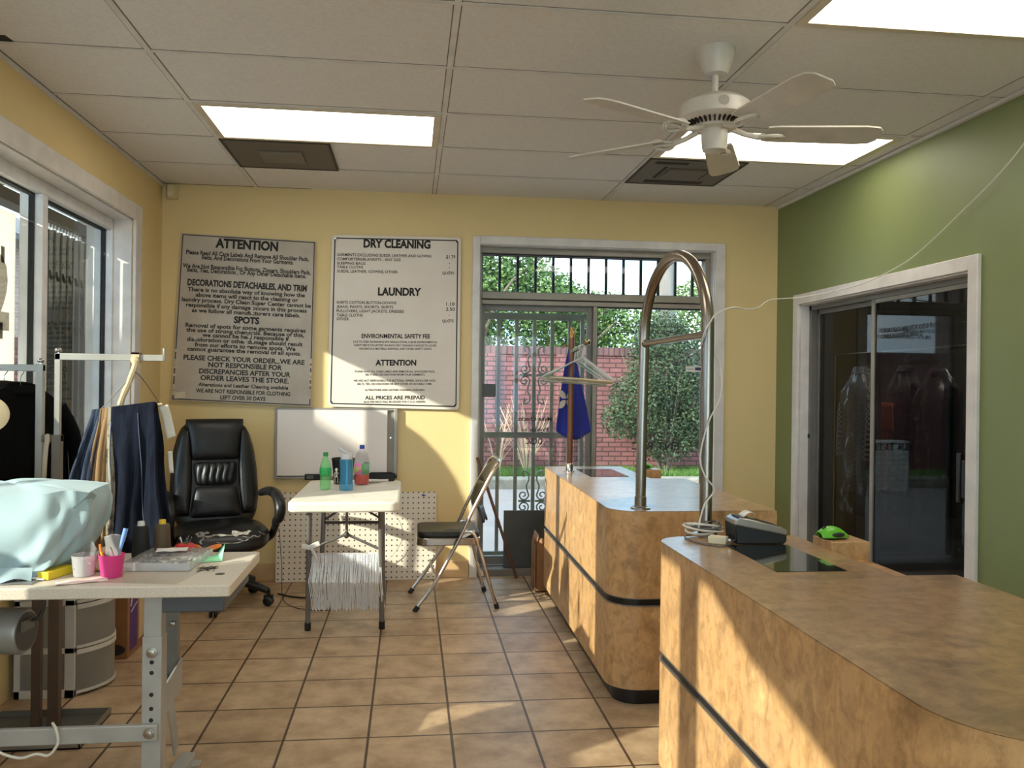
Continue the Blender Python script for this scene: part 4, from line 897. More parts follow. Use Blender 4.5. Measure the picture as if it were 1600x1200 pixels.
L1 = [
('ATTENTION',0.252,0.718,0.045,0.0560),
('Please Read All Care Labels And Remove All Shoulder Pads,',0.041,0.952,0.110,0.0260),
('Belts, And Decorations From Your Garments.',0.158,0.838,0.136,0.0260),
('We Are Not Responsible For Buttons, Zippers, Shoulders Pads,',0.022,0.969,0.191,0.0260),
('Belts, Ties, Decorations , Or Any Other Detachable Items.',0.057,0.936,0.215,0.0260),
('DECORATIONS DETACHABLES, AND TRIM',0.064,0.943,0.289,0.0380),
('There is no absolute way of knowing how the',0.069,0.930,0.331,0.0250),
('above items will react to the cleaning or',0.129,0.881,0.362,0.0250),
('laundry process. Dry Clean Super Center cannot be',0.030,0.977,0.393,0.0250),
('responsible if any damage occurs in this process',0.063,0.948,0.424,0.0250),
('as we follow all manufacturers care labels.',0.107,0.901,0.455,0.0250),
('SPOTS',0.415,0.601,0.500,0.0400),
('Removal of spots for some garments requires',0.068,0.944,0.545,0.0250),
('the use of strong chemicals. Because of this,',0.076,0.934,0.573,0.0250),
('we cannot be held responsible if',0.193,0.824,0.600,0.0250),
('discoloration or other damage should result',0.084,0.925,0.629,0.0250),
('from our efforts to remove spots. We',0.142,0.873,0.659,0.0250),
('cannot guarantee the removal of all spots.',0.091,0.916,0.686,0.0250),
('PLEASE CHECK YOUR ORDER...WE ARE',0.068,0.943,0.738,0.0300),
('NOT RESPONSIBLE FOR',0.247,0.779,0.776,0.0300),
('DISCREPANCIES AFTER YOUR',0.184,0.843,0.816,0.0300),
('ORDER LEAVES THE STORE.',0.196,0.833,0.855,0.0300),
('Alterations and Leather Cleaning available',0.183,0.830,0.896,0.0220),
('WE ARE NOT RESPONSIBLE FOR CLOTHING',0.169,0.846,0.933,0.0240),
('LEFT OVER 30 DAYS',0.344,0.668,0.968,0.0240),]
L2 = [('DRY CLEANING',0.243,0.762,0.045,0.0479),
('GARMENTS EXCLUDING SUEDE, LEATHER AND GOWNS',0.044,0.770,0.113,0.0166),
('$1.79',0.885,0.957,0.114,0.0203),
('COMFORTERS/BLANKETS - ANY SIZE',0.044,0.533,0.138,0.0166),
('.',0.908,0.915,0.141,0.0046),
('SLEEPING BAGS',0.045,0.262,0.163,0.0166),
('.',0.908,0.916,0.165,0.0046),
('TABLE CLOTHS',0.046,0.245,0.185,0.0166),
('.',0.909,0.916,0.188,0.0046),
('SUEDE, LEATHER, GOWNS, OTHER',0.047,0.511,0.209,0.0166),
('QUOTE',0.857,0.949,0.208,0.0166),
('LAUNDRY',0.362,0.695,0.322,0.0461),
('SHIRTS COTTON BUTTON-DOWNS',0.049,0.505,0.390,0.0166),
('1.10',0.891,0.955,0.388,0.0203),
('JEANS, PANTS, SHORTS, SKIRTS',0.050,0.481,0.415,0.0166),
('2.50',0.888,0.959,0.417,0.0203),
('PULLOVERS, LIGHT JACKETS, DRESSES',0.051,0.563,0.439,0.0166),
('.',0.912,0.919,0.444,0.0046),
('TABLE CLOTHS',0.052,0.250,0.465,0.0166),
('.',0.913,0.920,0.468,0.0046),
('OTHER',0.053,0.146,0.488,0.0166),
('QUOTE',0.862,0.952,0.486,0.0166),
('ENVIRONMENTAL SAFETY FEE',0.244,0.769,0.581,0.0258),
('DUE TO EVER INCREASING EPA REGULATIONS, A $0.35 ENVIRONMENTAL',0.183,0.827,0.615,0.0120),
('SAFETY FEE IS COLLECTED ON EACH DRY CLEANING INVOICE TO COVER',0.190,0.820,0.635,0.0120),
('HAZARDOUS MATERIAL DISPOSAL AND OTHER SAFETY COSTS.',0.230,0.783,0.655,0.0120),
('ATTENTION',0.354,0.666,0.735,0.0332),
('PLEASE READ ALL CARE LABELS AND REMOVE ALL SHOULDER PADS,',0.200,0.810,0.787,0.0120),
('BELTS AND DECORATIONS FROM YOUR GARMENTS.',0.281,0.734,0.805,0.0120),
('WE ARE NOT RESPONSIBLE FOR BUTTONS, ZIPPERS, SHOULDER PADS,',0.191,0.818,0.840,0.0120),
('BELTS, TIES, DECORATIONS OR ANY OTHER DETACHABLE ITEMS.',0.222,0.791,0.859,0.0120),
('ALTERATIONS AND LEATHER CLEANING AVAILABLE.',0.279,0.736,0.894,0.0120),
('ALL PRICES ARE PREPAID',0.281,0.736,0.938,0.0221),
('$0.25 PER PIECE WILL BE ADDED FOR C.O.D. ORDERS',0.272,0.740,0.963,0.0111),
]
s1, P1, e1 = board('notice_sign', 'worn grey metal sign headed ATTENTION, left of the two wall signs', [(-1.556,5.962,2.369),(-.663,5.962,2.341),(-.680,5.945,1.199),(-1.606,5.945,1.235)], None, L1,
    mat('sign_grey', (188,176,160), .5, c2=(174,161,145), scale=5, detail=8), .008, (.006,.006), .004)
wear = MB(); rnd = random.Random(8)
def blotch(u, v, w, h):
    n = 10; ps = []
    for i in range(n):
        a = 2*PI*i/n; k = rnd.uniform(.55,1.1); ps.append(P1(u+w*k*math.cos(a), v+h*k*math.sin(a))+e1*1.6)
    wear.add(ps, [tuple(range(n))])
for u, v, w, h in ((.545,.455,.014,.012),(.52,.565,.012,.010),(.545,.43,.008,.012),(.53,.60,.016,.008),(.50,.625,.010,.009),(.14,.62,.010,.016),(.47,.53,.009,.008),(.56,.58,.007,.006),(.95,.66,.006,.012),(.96,.69,.006,.014),(.67,.25,.006,.006),(.86,.60,.007,.005),(.52,.67,.008,.005),(.56,.63,.009,.010),(.19,.885,.004,.004)):
    blotch(u, v, w, h)
part('worn_patch', wear, mat('sign_worn', (198,188,174), .6), s1, flat=True, label='scuffed patches where paint has worn off')
chip = MB()
for i in range(16):
    for uu_ in (.012, .988):
        v = rnd.uniform(.70,.97); w = rnd.uniform(.006,.014); chip.add([P1(uu_-w,v-.008)+e1*1.7, P1(uu_+w,v-.006)+e1*1.7, P1(uu_+w*.6,v+.009)+e1*1.7, P1(uu_-w*.8,v+.010)+e1*1.7], [(0,1,2,3)])
part('chipped_edge', chip, mat('sign_chip', (206,194,166), .7), s1, flat=True, label='chipped cream edges')
part('tape', MB().add([P1(.022,.955)+e1*2, P1(.095,.945)+e1*2, P1(.10,.982)+e1*2, P1(.025,.992)+e1*2], [(0,1,2,3)]), mat('tape_cream', (214,204,178), .6), s1, flat=True, label='strip of cream tape in the corner')
s2, P2, e2 = board('price_sign', 'white price sign headed DRY CLEANING and LAUNDRY on the yellow wall', [(-.554,5.955,2.389),(.340,5.955,2.400),(.341,5.955,1.185),(-.571,5.955,1.200)], None, L2,
    mat('sign_white', (226,214,200), .45, c2=(220,207,192), scale=3), .014, (.018,.008), .025)
part('screw', MB().lathe([(.001,0),(.005,0),(.005,.002),(.001,.002)], P2(.03,.022)+e2, 10, axis=(0,-1,0)), M_chrome, s2)
# ------------------------------------------------------------ office chair
M_leath = mat('black_leather', (12,12,13), .38, c2=(17,16,16), scale=10, bump=.12, bscale=45)
M_leath2 = mat('black_leather_soft', (17,17,18), .45, c2=(13,13,14), scale=14, bump=.2, bscale=30)
oc = thing('office_chair', 'black leather high backed office chair with cracked seat', 'chair', (-1.15,5.36,0), R(20))
def sup(t, e=.5): return math.copysign(abs(t)**e, t)
def by(z): return .215+(z-.5)*.16
def back_half(z):
    pts = [(.46,.225),(.52,.255),(.62,.272),(.80,.264),(.93,.247),(1.02,.222),(1.07,.196),(1.10,.16),(1.115,.10)]
    for (a, b), (c, d) in zip(pts, pts[1:]):
        if a <= z <= c: return b+(d-b)*(z-a)/(c-a)
    return pts[-1][1]
def back_shell(u, v):
    z = .46+.655*v; w = back_half(z); a = 2*PI*u; th = .062*(1-.25*v)
    return Vector((w*sup(math.cos(a), .75), by(z)+.03+th*sup(math.sin(a), .6), z))
m = MB().surf(back_shell, 40, 26); top = [back_shell(i/40, 1) for i in range(40)]; m.add(top, [tuple(range(40))]); bot = [back_shell(i/40, 0) for i in range(40)]; m.add(bot, [tuple(range(40))])
bk = part('backrest', m, M_leath, oc, local=True, ang=60)
def pad(name, x0, x1, z0, z1, bulge, m_, ruche=0, tilt=0., n=22, mm=18):
    def fn(u, v):
        z = z0+(z1-z0)*v; k = x0+(x1-x0)*v; x = k*(2*u-1)
        e = (1-abs(2*u-1)**4)*(1-abs(2*v-1)**4)
        y = by(z)-.020-bulge*e**.6 + (ruche*math.sin(u*PI*13+1.3*math.sin(v*5))*e if ruche else 0)
        return Vector((x, y+.012*(1-e), z))
    g = MB().surf(fn, n, mm)
    return part(name, g, m_, bk, local=True, solid=.012, ang=60)
pad('head_pad', .150, .175, .86, 1.118, .035, M_leath2)
pad('lumbar_pad', .125, .135, .70, .85, .026, M_leath2, ruche=.006, n=60)
pad('lower_pad', .170, .128, .50, .70, .034, M_leath2)
def bolster(sg):
    def fn(u, v):
        z = .52+.545*v; w = back_half(z); xi = .165-.02*math.sin(v*PI); x = xi+(w-.012-xi)*u
        e = (1-abs(2*u-1)**3)*(1-abs(2*v-1)**6)
        return Vector((sg*x, by(z)-.022-.030*e**.6+.02*u, z))
    part('side_bolster', MB().surf(fn, 10, 22), M_leath, bk, local=True, solid=.01, ang=60)
bolster(-1); bolster(1)
def seatfn(u, v):
    a = 2*PI*u; t = v*PI; s = math.sin(t); c = math.cos(t)
    x = .272*sup(math.cos(a), .55)*sup(s, .42); y = -.02+.275*sup(math.sin(a), .55)*sup(s, .42)
    z = .43-.072*sup(c, .75)
    z -= .035*max(0, (-y-.15)/.14)**1.5; z -= .012*math.exp(-(x*x+(y+.02)**2)/.02)*(1 if c < 0 else 0)
    return Vector((x, y, z))
seat = part('seat', MB().surf(seatfn, 48, 24), M_leath, oc, local=True, ang=70)
tear = MB(); rnd = random.Random(12)
def on_seat(u, v):
    p = seatfn(u, v); n = (seatfn(u+.002, v)-p).cross(seatfn(u, v+.002)-p).normalized()
    if n.z < 0: n = -n
    return p, n
def crack(pts, w):
    q = smooth_path([(u, v, 0) for u, v in pts], 5); L = []
    for i, p in enumerate(q):
        c, n = on_seat(p.x, p.y); d = on_seat(q[min(i+1,len(q)-1)].x, q[min(i+1,len(q)-1)].y)[0]-on_seat(q[max(i-1,0)].x, q[max(i-1,0)].y)[0]
        s_ = n.cross(d).normalized(); k = w*rnd.uniform(.3,1.25); L.append((c+n*.002+s_*k, c+n*.002-s_*k))
    tear.add([v for ab in L for v in ab], [(2*i,2*i+1,2*i+3,2*i+2) for i in range(len(L)-1)])
crack([(.655,.80),(.675,.74),(.69,.77),(.715,.735),(.735,.77),(.76,.74),(.775,.78)], .010)
crack([(.69,.77),(.70,.70),(.692,.64),(.70,.59)], .006)
crack([(.755,.80),(.79,.76),(.82,.80)], .016); crack([(.665,.83),(.69,.80),(.71,.83)], .013)
crack([(.775,.70),(.80,.66),(.815,.69),(.835,.63),(.85,.66)], .003); crack([(.76,.66),(.775,.61),(.79,.64)], .003); crack([(.86,.74),(.865,.68),(.88,.63)], .0035); crack([(.74,.62),(.755,.58),(.77,.60)], .003)
part('torn_patch', tear, mat('torn_lining', (176,168,156), .8, c2=(120,112,104), scale=40), seat, local=True, flat=True, label='pale lining showing through cracked leather')
for sg in (-1, 1):
    P_ = smooth_path([(sg*.275,.20,.645),(sg*.305,.10,.668),(sg*.315,-.05,.672),(sg*.315,-.16,.652),(sg*.315,-.225,.60),(sg*.312,-.215,.545),(sg*.305,-.165,.515),(sg*.30,-.145,.475),(sg*.29,-.10,.42),(sg*.27,-.04,.385)], 5)
    n = len(P_); a = part('armrest', MB().tube(P_, [.022+.012*math.sin(PI*min(1, i/(n*.72)))**.8 if i < n*.72 else .022 for i in range(n)], 12), M_black, oc, local=True)
part('gas_column', MB().lathe([(.05,.34),(.05,.36),(.028,.34),(.028,.20),(.035,.19),(.035,.10)], (0,0,0), 20).box(-.11,.11,-.10,.10,.345,.365), M_black, oc, local=True)
for k in range(5):
    a = R(-84+72*k-20); ca, sa = math.cos(a), math.sin(a)
    lg = part('base_leg', MB().tube([(.02*ca,.02*sa,.155),(.12*ca,.12*sa,.15),(.24*ca,.24*sa,.115),(.305*ca,.305*sa,.09)], [.034,.030,.024,.02], 10), M_black, oc, local=True)
    c_ = MB(); c = Vector((.31*ca,.31*sa,.0))
    for o_ in (-.014, .014):
        px = c+Vector((-sa,ca,0))*o_; c_.lathe([(.001,-.009),(.022,-.009),(.0295,-.004),(.0295,.004),(.022,.009),(.001,.009)], (px.x,px.y,.0295), 18, axis=(-sa,ca,0))
    c_.tube([(c.x,c.y,.03),(c.x,c.y,.095)], .012, 8).obox((c.x,c.y,.052), (.05,.03,.026), (0,0,a))
    part('caster', c_, M_black, lg, local=True)

# ------------------------------------------------------------ metal folding chair, rod, board, carton
M_vinyl = mat('black_vinyl', (15,15,14), .42, c2=(21,20,19), scale=20)
fc = thing('folding_chair', 'chrome folding chair with black padded seat and back', 'chair', (.28,5.32,0))
for y, dx in ((5.095,.03),(5.545,0)):
    l = part('front_leg', MB().tube(smooth_path([(.012+dx,y-.005,.01),(.125+dx,y,.16),(.30,y+(.008 if y < 5.3 else -.008),.425),(.375,y+(.012 if y < 5.3 else -.012),.585),(.47,y+(.02 if y < 5.3 else -.02),.775)],5), .0115, 10), M_chrome, fc)
    part('foot_cap', MB().tube([(.008+dx,y-.006,0),(.030+dx,y-.004,.03)], .0155, 10), M_rubber, l)
part('back_frame', MB().tube(smooth_path([(.465,5.114,.765),(.515,5.12,.858),(.540,5.15,.892),(.548,5.23,.90),(.548,5.41,.90),(.540,5.49,.892),(.515,5.525,.858),(.465,5.526,.765)],6), .0115, 10), M_chrome, fc)
for y, dx in ((5.125,.04),(5.56,0)):
    yy = y+(.012 if y < 5.3 else -.03)
    l = part('rear_leg', MB().tube(smooth_path([(.497+dx,y,.01),(.455+dx*.8,y,.17),(.405+dx*.5,yy,.37),(.378+dx*.3,yy,.455),(.345,yy,.47),(.31,yy,.44)],5), .0115, 10), M_chrome, fc)
    part('foot_cap', MB().tube([(.500+dx,y,0),(.492+dx,y,.03)], .0155, 10), M_rubber, l)
    part('hinge_bar', MB().bar((.30,yy-.003,.425),(.40,yy-.003,.475),.008,.022), M_chrome, fc, bevel=.002)
part('leg_crossbar', MB().tube([(.45,5.13,.205),(.44,5.555,.205)], .008, 8).tube([(.155,5.10,.215),(.14,5.54,.215)], .008, 8), M_chrome, fc)
so_ = rounded([(.045,5.115),(.437,5.13),(.437,5.52),(.045,5.535)], [.07,.05,.05,.07], 6)
part('seat_frame', MB().prism(so_, .385, .432), mat('seat_chrome', (182,174,166), .2, .95), fc, bevel=.006)
part('seat', MB().prism(inset(so_, .006), .43, .468), M_vinyl, fc, bevel=.014, seg=3)
part('seat_tear', MB().add([(.23,5.16,.4695),(.40,5.17,.4695),(.42,5.22,.4695),(.30,5.21,.4695),(.26,5.24,.4695),(.20,5.19,.4695)],[tuple(range(6))]), mat('tear_grey', (78,80,72), .8), fc, flat=True, label='scuffed strip along the seat edge')
def backpad(u, v):
    a = 2*PI*u; cyv = 5.32+.188*sup(math.cos(a), .7)*min(1, v*1.0); cz = .742+.148*sup(math.sin(a), .7)*v
    s = (cz-.60)/.3
    return Vector((.393+.150*s-.010+.028*(1-((cyv-5.32)/.19)**2), cyv, cz))
part('back_pad', MB().surf(backpad, 36, 8), M_vinyl, fc, solid=.022, ang=70)
part('torn_flap', MB().surf(lambda u, v: Vector((.425+.03*v+.035*u, 5.24+.09*u, .605-.085*v-.02*math.sin(u*7)*v)), 8, 6), M_vinyl, fc, solid=.012, label='torn black vinyl flap hanging below the back pad')
single('wooden_rod', MB().tube([(.758,5.90,.004),(.474,5.950,.85)], [.0105,.0115], 10), mat('rod_brown', (122,78,48), .4, c2=(96,60,36), scale=12, stretch=(1,1,.2)), 'thin brown wooden rod leaning by the door behind the folding chair', 'rod')
single('grey_board', MB().box(.675,1.03,6.02,6.035,.052,.463), mat('board_charcoal', (74,74,72), .3, c2=(66,66,64)), 'dark grey board standing against the foot of the gated glass door', 'board', bevel=.002)
M_card = mat('cardboard', (158,112,72), .8, c2=(146,102,64), scale=10)
cb_ = thing('cardboard_box', 'small open cardboard box squeezed behind the far counter by the door', 'box', (.965,5.62,0))
part('carton', MB().box(.835,1.09,5.515,5.52,0,.30).box(.835,.84,5.515,5.73,0,.30).box(1.085,1.09,5.515,5.73,0,.30).box(.835,1.09,5.725,5.73,0,.30).box(.835,1.09,5.515,5.73,0,.006), M_card, cb_, flat=True)
part('flap', MB().add([(.838,5.517,.30),(.838,5.728,.30),(.855,5.71,.375),(.855,5.53,.37)],[(0,1,2,3)]), M_card, cb_, solid=.004); part('flap', MB().add([(.84,5.517,.30),(1.085,5.517,.30),(1.07,5.535,.345),(.86,5.54,.35)],[(0,1,2,3)]), M_card, cb_, solid=.004)
part('seam', MB().box(.8335,.8352,5.60,5.606,0,.30).box(.8335,.8352,5.515,5.73,.145,.149), mat('card_seam', (84,56,34), .9), cb_, flat=True)

# ------------------------------------------------------------ sewing work table
M_wtop = mat('speckled_top', (212,200,182), .5, c2=(196,184,166), scale=240, detail=2)
M_gsteel = mat('painted_steel', (168,166,160), .45, .15, c2=(156,154,148), scale=8)
M_bolt = mat('bolt_zinc', (170,164,156), .3, .9)
wt = thing('work_table', 'speckled sewing work table on grey steel legs at the left', 'table', (-1.1,2.9,0))
TT = .75
part('tabletop', MB().prism(rounded([(-1.60,2.645),(-.537,2.645),(-.537,3.16),(-1.60,3.16)], [.01]*4, 3), .714, TT), M_wtop, wt, bevel=.004)
part('cable_hole', MB().lathe([(.001,0),(.015,0),(.015,.0012),(.001,.0012)], (-.60,2.80,TT-.0003), 18), mat('hole_brown', (84,74,62), .7), wt)
part('drawer', MB().box(-.80,-.565,2.70,3.10,.655,.7135), mat('drawer_grey', (84,86,90), .45, .3), wt, bevel=.004)
def end_frame(x, detail):
    part('leg', MB().box(x-.026,x+.026,2.695,2.745,.56,.714).box(x-.0285,x+.0285,2.69,2.75,.0,.585), M_gsteel, wt, bevel=.002)
    part('leg', MB().box(x-.055,x-.015,3.03,3.07,.30,.714), mat('channel_steel', (126,126,124), .45, .3), wt, bevel=.002)
    part('gusset', MB().slab_x([(2.75,.36),(3.07,.40),(3.07,.30),(2.98,.29),(2.75,.26)], x-.012, x-.006).slab_x([(2.99,.36),(3.07,.36),(3.18,.05),(3.13,.03)], x-.05, x-.044), M_gsteel, wt, flat=True)
    part('foot', MB().box(x-.03,x+.02,2.75,3.16,.0,.03).box(x-.02,x+.045,3.10,3.15,.0,.006), M_gsteel, wt, bevel=.002)
    if detail:
        for z, yb in ((.537,2.69),(.297,2.672)):
            part('bolt', MB().lathe([(.001,.0),(.017,.0),(.017,.003),(.011,.004),(.011,.009),(.004,.011)], (x,yb,z), 16, axis=(0,-1,0)), M_bolt, wt)
        for z in (.507,.475,.408,.365,.33):
            part('bolt_hole', MB().lathe([(.001,0),(.0065,0),(.0065,.0008),(.001,.0008)], (x,2.69,z), 12, axis=(0,-1,0)), M_gap, wt, flat=True)
        part('bolt', MB().lathe([(.001,0),(.012,0),(.012,.006),(.006,.010)], (x-.03,3.03,.59), 12, axis=(0,-1,0)).lathe([(.001,0),(.010,0),(.010,.006),(.005,.009)], (x-.03,3.03,.53), 12, axis=(0,-1,0)), M_bolt, wt)
end_frame(-.775, True); end_frame(-1.55, False)
part('cross_brace', MB().box(-1.57,-.752,2.672,2.692,.272,.322), M_gsteel, wt, bevel=.003)
mo = part('motor', MB().lathe([(.001,-.10),(.05,-.10),(.068,-.09),(.072,-.07),(.072,.05),(.066,.06),(.001,.06)], (-1.265,2.86,.565), 32, axis=(1,-.12,0)), mat('motor_grey', (150,150,146), .4, .3), wt)
part('motor_face', MB().lathe([(.001,0),(.060,0),(.060,.003),(.001,.003)], (-1.206,2.853,.565), 28, axis=(1,-.12,0)), mat('motor_dark', (74,72,68), .5), mo); part('rating_plate', MB().obox((-1.200,2.850,.588), (.004,.07,.035), (0,0,-.12)), mat('plate_grey', (120,118,112), .4, .4), mo, flat=True)
single('white_cable', MB().tube(smooth_path([(-1.24,2.655,.33),(-1.21,2.655,.275),(-1.14,2.655,.245),(-1.09,2.655,.255),(-1.055,2.655,.25),(-1.03,2.655,.285),(-1.035,2.655,.325),(-1.055,2.68,.335),(-1.06,2.71,.31)],6), .0042, 8), M_cable, 'loop of white cable slung over the work table brace', 'cable')
single('grey_cable', MB().tube(smooth_path([(-1.27,2.9,.69),(-1.20,2.88,.70),(-1.16,2.87,.66),(-1.18,2.87,.60),(-1.25,2.87,.60)],5), .006, 8), mat('cable_dark', (46,44,44), .5), 'dark cable drooping under the work table by the motor', 'cable')
# covered sewing machine
M_cover = mat('pale_blue_cloth', (158,178,180), .7, c2=(149,169,172), scale=3, sheen=.2)
def cover(u, v):
    a = 2*PI*u; ca, sa = math.cos(a), math.sin(a)
    zr = .75+.262*v; xr = [-1.135,-1.075,-1.045,-1.025,-1.012,-1.006,-1.015][min(6,int(v*6))]; x1 = [-1.135,-1.075,-1.045,-1.025,-1.012,-1.006,-1.015][min(6,int(v*6)+1)]; k = v*6-int(v*6)
    xr = xr*(1-k)+x1*k; xl = -1.57+.06*v; yf = 2.735+.06*v; ybk = 3.13-.05*v
    cx = (xr+xl)/2; hx = (xr-xl)/2; cyy = (yf+ybk)/2; hy = (ybk-yf)/2
    x = cx+hx*sup(ca, .45); y = cyy+hy*sup(sa, .5)
    fold = .011*math.sin(7*a+5*v+1.2*math.sin(3*v))+.006*math.sin(13*a-7*v)+.0025*math.sin(24*a+9*v)
    fold *= (1.15-.7*v); x += fold*ca*1.1; y += fold*sa*1.3
    z = zr+.006*math.sin(5*a)*v
    return Vector((x, y, z))
cm = MB().surf(cover, 110, 26)
def covertop(u, v):
    b = cover(u, 1); c = Vector((-1.27,2.93,1.022)); p = b.lerp(c, v); p.z += .010*math.sin(PI*v)+.005*math.sin(9*u*2*PI)*(1-v)*v*4
    return p
cm.surf(covertop, 110, 8)
# drawn-out corner peak at the right and gathers at the foot
cm.surf(lambda u, v: Vector((-1.05+.052*u, 2.80+.05*v+.02*math.sin(u*3), .965+.052*u*(1-.4*v)-.03*v*(1-u))), 8, 6)
cm.surf(lambda u, v: Vector((-1.50+.36*u, 2.735-.020*v+.012*math.sin(u*14)*v, .757+.035*(1-v)+.006*math.sin(u*23)*v)), 40, 4)
single('machine_cover', cm, M_cover, 'pale blue cloth cover draped over the machine on the work table', 'cover', ang=70)
single('cream_disc', MB().lathe([(.001,-.012),(.05,-.010),(.056,-.004),(.056,.004),(.05,.006),(.001,.008)], (-1.345,2.9,1.252), 32, axis=(.35,-1,0)).tube([(-1.345,2.91,.985),(-1.345,2.91,1.20)], .006, 8), mat('cream_disc', (222,200,160), .5), 'round cream disc on a stem behind the covered machine', 'disc')

# ------------------------------------------------------------ small things on the work table
yb_ = thing('yellow_box', 'small yellow cardboard box on the work table', 'box', (-1.10,2.80,TT))
part('body', MB().obox((-1.098,2.80,TT+.013), (.040,.115,.025), (0,0,-.30)), mat('bright_yellow', (234,206,44), .45), yb_, bevel=.002)
pt = MB()
for i in range(3): pt.obox((-1.104+.006*i,2.80+.018*i-.02,TT+.0262), (.003,.05,.0006), (0,0,-.30))
part('print', pt, mat('yellow_print', (170,140,26), .5), yb_, flat=True)
def fabric_strip(name, label, x0, y0, x1, y1, w, m, seed, cat, z0=0.001, amp=.004):
    d = Vector((x1-x0,y1-y0,0)).normalized(); nn = Vector((-d.y,d.x,0))
    def fn(u, v): 
        p = Vector((x0,y0,0)).lerp(Vector((x1,y1,0)), u)+nn*w*(v-.5)
        return Vector((p.x, p.y, TT+z0+amp*(1+math.sin(u*11+seed)*math.cos(v*3+seed))*.5))
    return single(name, MB().surf(fn, 24, 6), m, label, cat, solid=.0012)
fabric_strip('paper_slip', 'crumpled pale pink paper slip at the front table edge', -1.055,2.69,-.925,2.745,.055, mat('pale_pink', (236,216,206), .7, c2=(232,200,192), scale=20), 1, 'paper')
fabric_strip('white_paper', 'folded white papers at the left front of the work table', -1.30,2.80,-1.10,2.765,.07, mat('paper_white', (232,228,224), .7), 2, 'paper', amp=.008)
fabric_strip('clear_bag', 'flat clear plastic bag under the folded white papers', -1.28,2.715,-1.12,2.715,.06, clear_mat('bag_film', (206,204,204), 1.4, .15, .25, (190,188,188)), 3, 'bag')
cc = thing('clear_cup', 'clear plastic cup filled with grey bits', 'cup', (-1.015,2.80,TT))
part('cup', MB().lathe([(.026,0),(.030,.002),(.037,.066),(.0385,.068),(.036,.066),(.029,.004),(.001,.003)], (-1.015,2.80,TT), 24), clear_mat('cup_clear', (244,243,243), 1.35, .1, .34, (226,224,224)), cc)
bt = MB(); rnd = random.Random(15)
for i in range(26): bt.obox((-1.015+rnd.uniform(-.02,.02),2.80+rnd.uniform(-.02,.02),TT+rnd.uniform(.010,.055)), (.016,.012,.008), (rnd.uniform(0,3),rnd.uniform(0,3),rnd.uniform(0,3)))
part('bits', bt, mat('grey_bits', (206,203,204), .4, c2=(150,148,154), scale=60), cc, flat=True, kind='stuff')
part('bag_end', MB().surf(lambda u, v: Vector((-1.02+.045*u+.01*v, 2.805+.012*math.sin(u*6), TT+.055+.04*v+.01*math.sin(u*5))), 8, 6), clear_mat('bag_film', (206,204,204), 1.4, .15, .25), cc, label='crumpled clear bag end sticking out')
pc = thing('pink_cup', 'hot pink plastic cup holding pens and a clear bag', 'cup', (-.925,2.775,TT))
part('cup', MB().lathe([(.027,0),(.030,.001),(.0385,.072),(.036,.072),(.029,.004),(.001,.003)], (-.925,2.78,TT), 28), mat('hot_pink', (222,54,128), .4), pc)
p1 = thing('blue_marker', 'light blue marker standing in the pink cup', 'marker', (-.915,2.78,TT+.01))
part('barrel', MB().tube([(-.922,2.78,TT+.012),(-.893,2.80,TT+.135)], .0062, 10), mat('marker_blue', (126,164,226), .4), p1); part('cap', MB().tube([(-.899,2.796,TT+.108),(-.8905,2.802,TT+.148)], .0074, 10), mat('marker_cap', (112,150,222), .35), p1)
p2 = thing('orange_pencil', 'orange and yellow pencil leaning in the pink cup', 'pencil', (-.945,2.77,TT+.01))
part('barrel', MB().tube([(-.935,2.775,TT+.012),(-.953,2.768,TT+.082)], .004, 6), mat('pencil_yellow', (240,190,50), .4), p2); part('tip', MB().tube([(-.953,2.768,TT+.082),(-.957,2.767,TT+.105)], .004, 8), mat('pencil_orange', (240,130,40), .4), p2)
single('clear_bag', MB().surf(lambda u, v: Vector((-.950+.052*u-.004*v, 2.79+.012*math.sin(u*5+v*3), TT+.05+.085*v-.02*abs(u-.55)*v)), 12, 12), clear_mat('bag_film2', (222,220,218), 1.45, .12, .28, (214,210,206)), 'crumpled clear bag standing in the pink cup', 'bag', solid=.0008)
tp = thing('tape_measure', 'yellow tape dispenser half hidden between the cups', 'tape', (-.985,2.87,TT))
part('roll', MB().lathe([(.012,-.009),(.040,-.009),(.040,.009),(.012,.009)], (-.965,2.86,TT+.040), 24, axis=(.3,-1,0)), mat('beige_roll', (206,176,140), .5), tp); part('strip', MB().obox((-.985,2.875,TT+.04), (.075,.006,.018), (0,.1,0)).obox((-.985,2.87,TT+.008), (.07,.012,.012), (0,0,0)), mat('tape_yellow', (228,184,50), .5), tp, bevel=.002)
def cone(label, x, y, m, capm):
    t = thing('thread_cone', label, 'thread', (x,y,TT))
    part('thread', MB().lathe([(.001,0),(.028,.001),(.030,.006),(.025,.105),(.022,.110),(.001,.110)], (x,y,TT), 26), m, t)
    part('core', MB().lathe([(.013,.108),(.011,.125),(.009,.125),(.009,.115)], (x,y,TT), 16), capm, t)
cone('tall black thread cone beside a brown one', -.93, 3.085, mat('thread_black', (24,24,26), .7), mat('core_white', (222,220,214), .5))
cone('tall brown thread cone with yellow core', -.868, 3.12, mat('thread_brown', (88,70,50), .7), mat('core_yellow', (226,186,44), .5))
ob = thing('bead_organizer', 'clear compartment box of small parts on the work table', 'box', (-.79,2.97,TT))
M_clr = clear_mat('box_clear', (246,246,246), 1.35, .1, .34, (226,224,222))
OM = Matrix.Translation((-.80,2.965,TT+.002)) @ Matrix.Rotation(R(-4),4,'Z')
bx_ = MB().box(-.105,.105,-.12,.13,0,.003).box(-.105,.105,-.12,-.118,.003,.026).box(-.105,.105,.128,.13,.003,.026).box(-.105,-.103,-.118,.128,.003,.026).box(.103,.105,-.118,.128,.003,.026)
dv = MB()
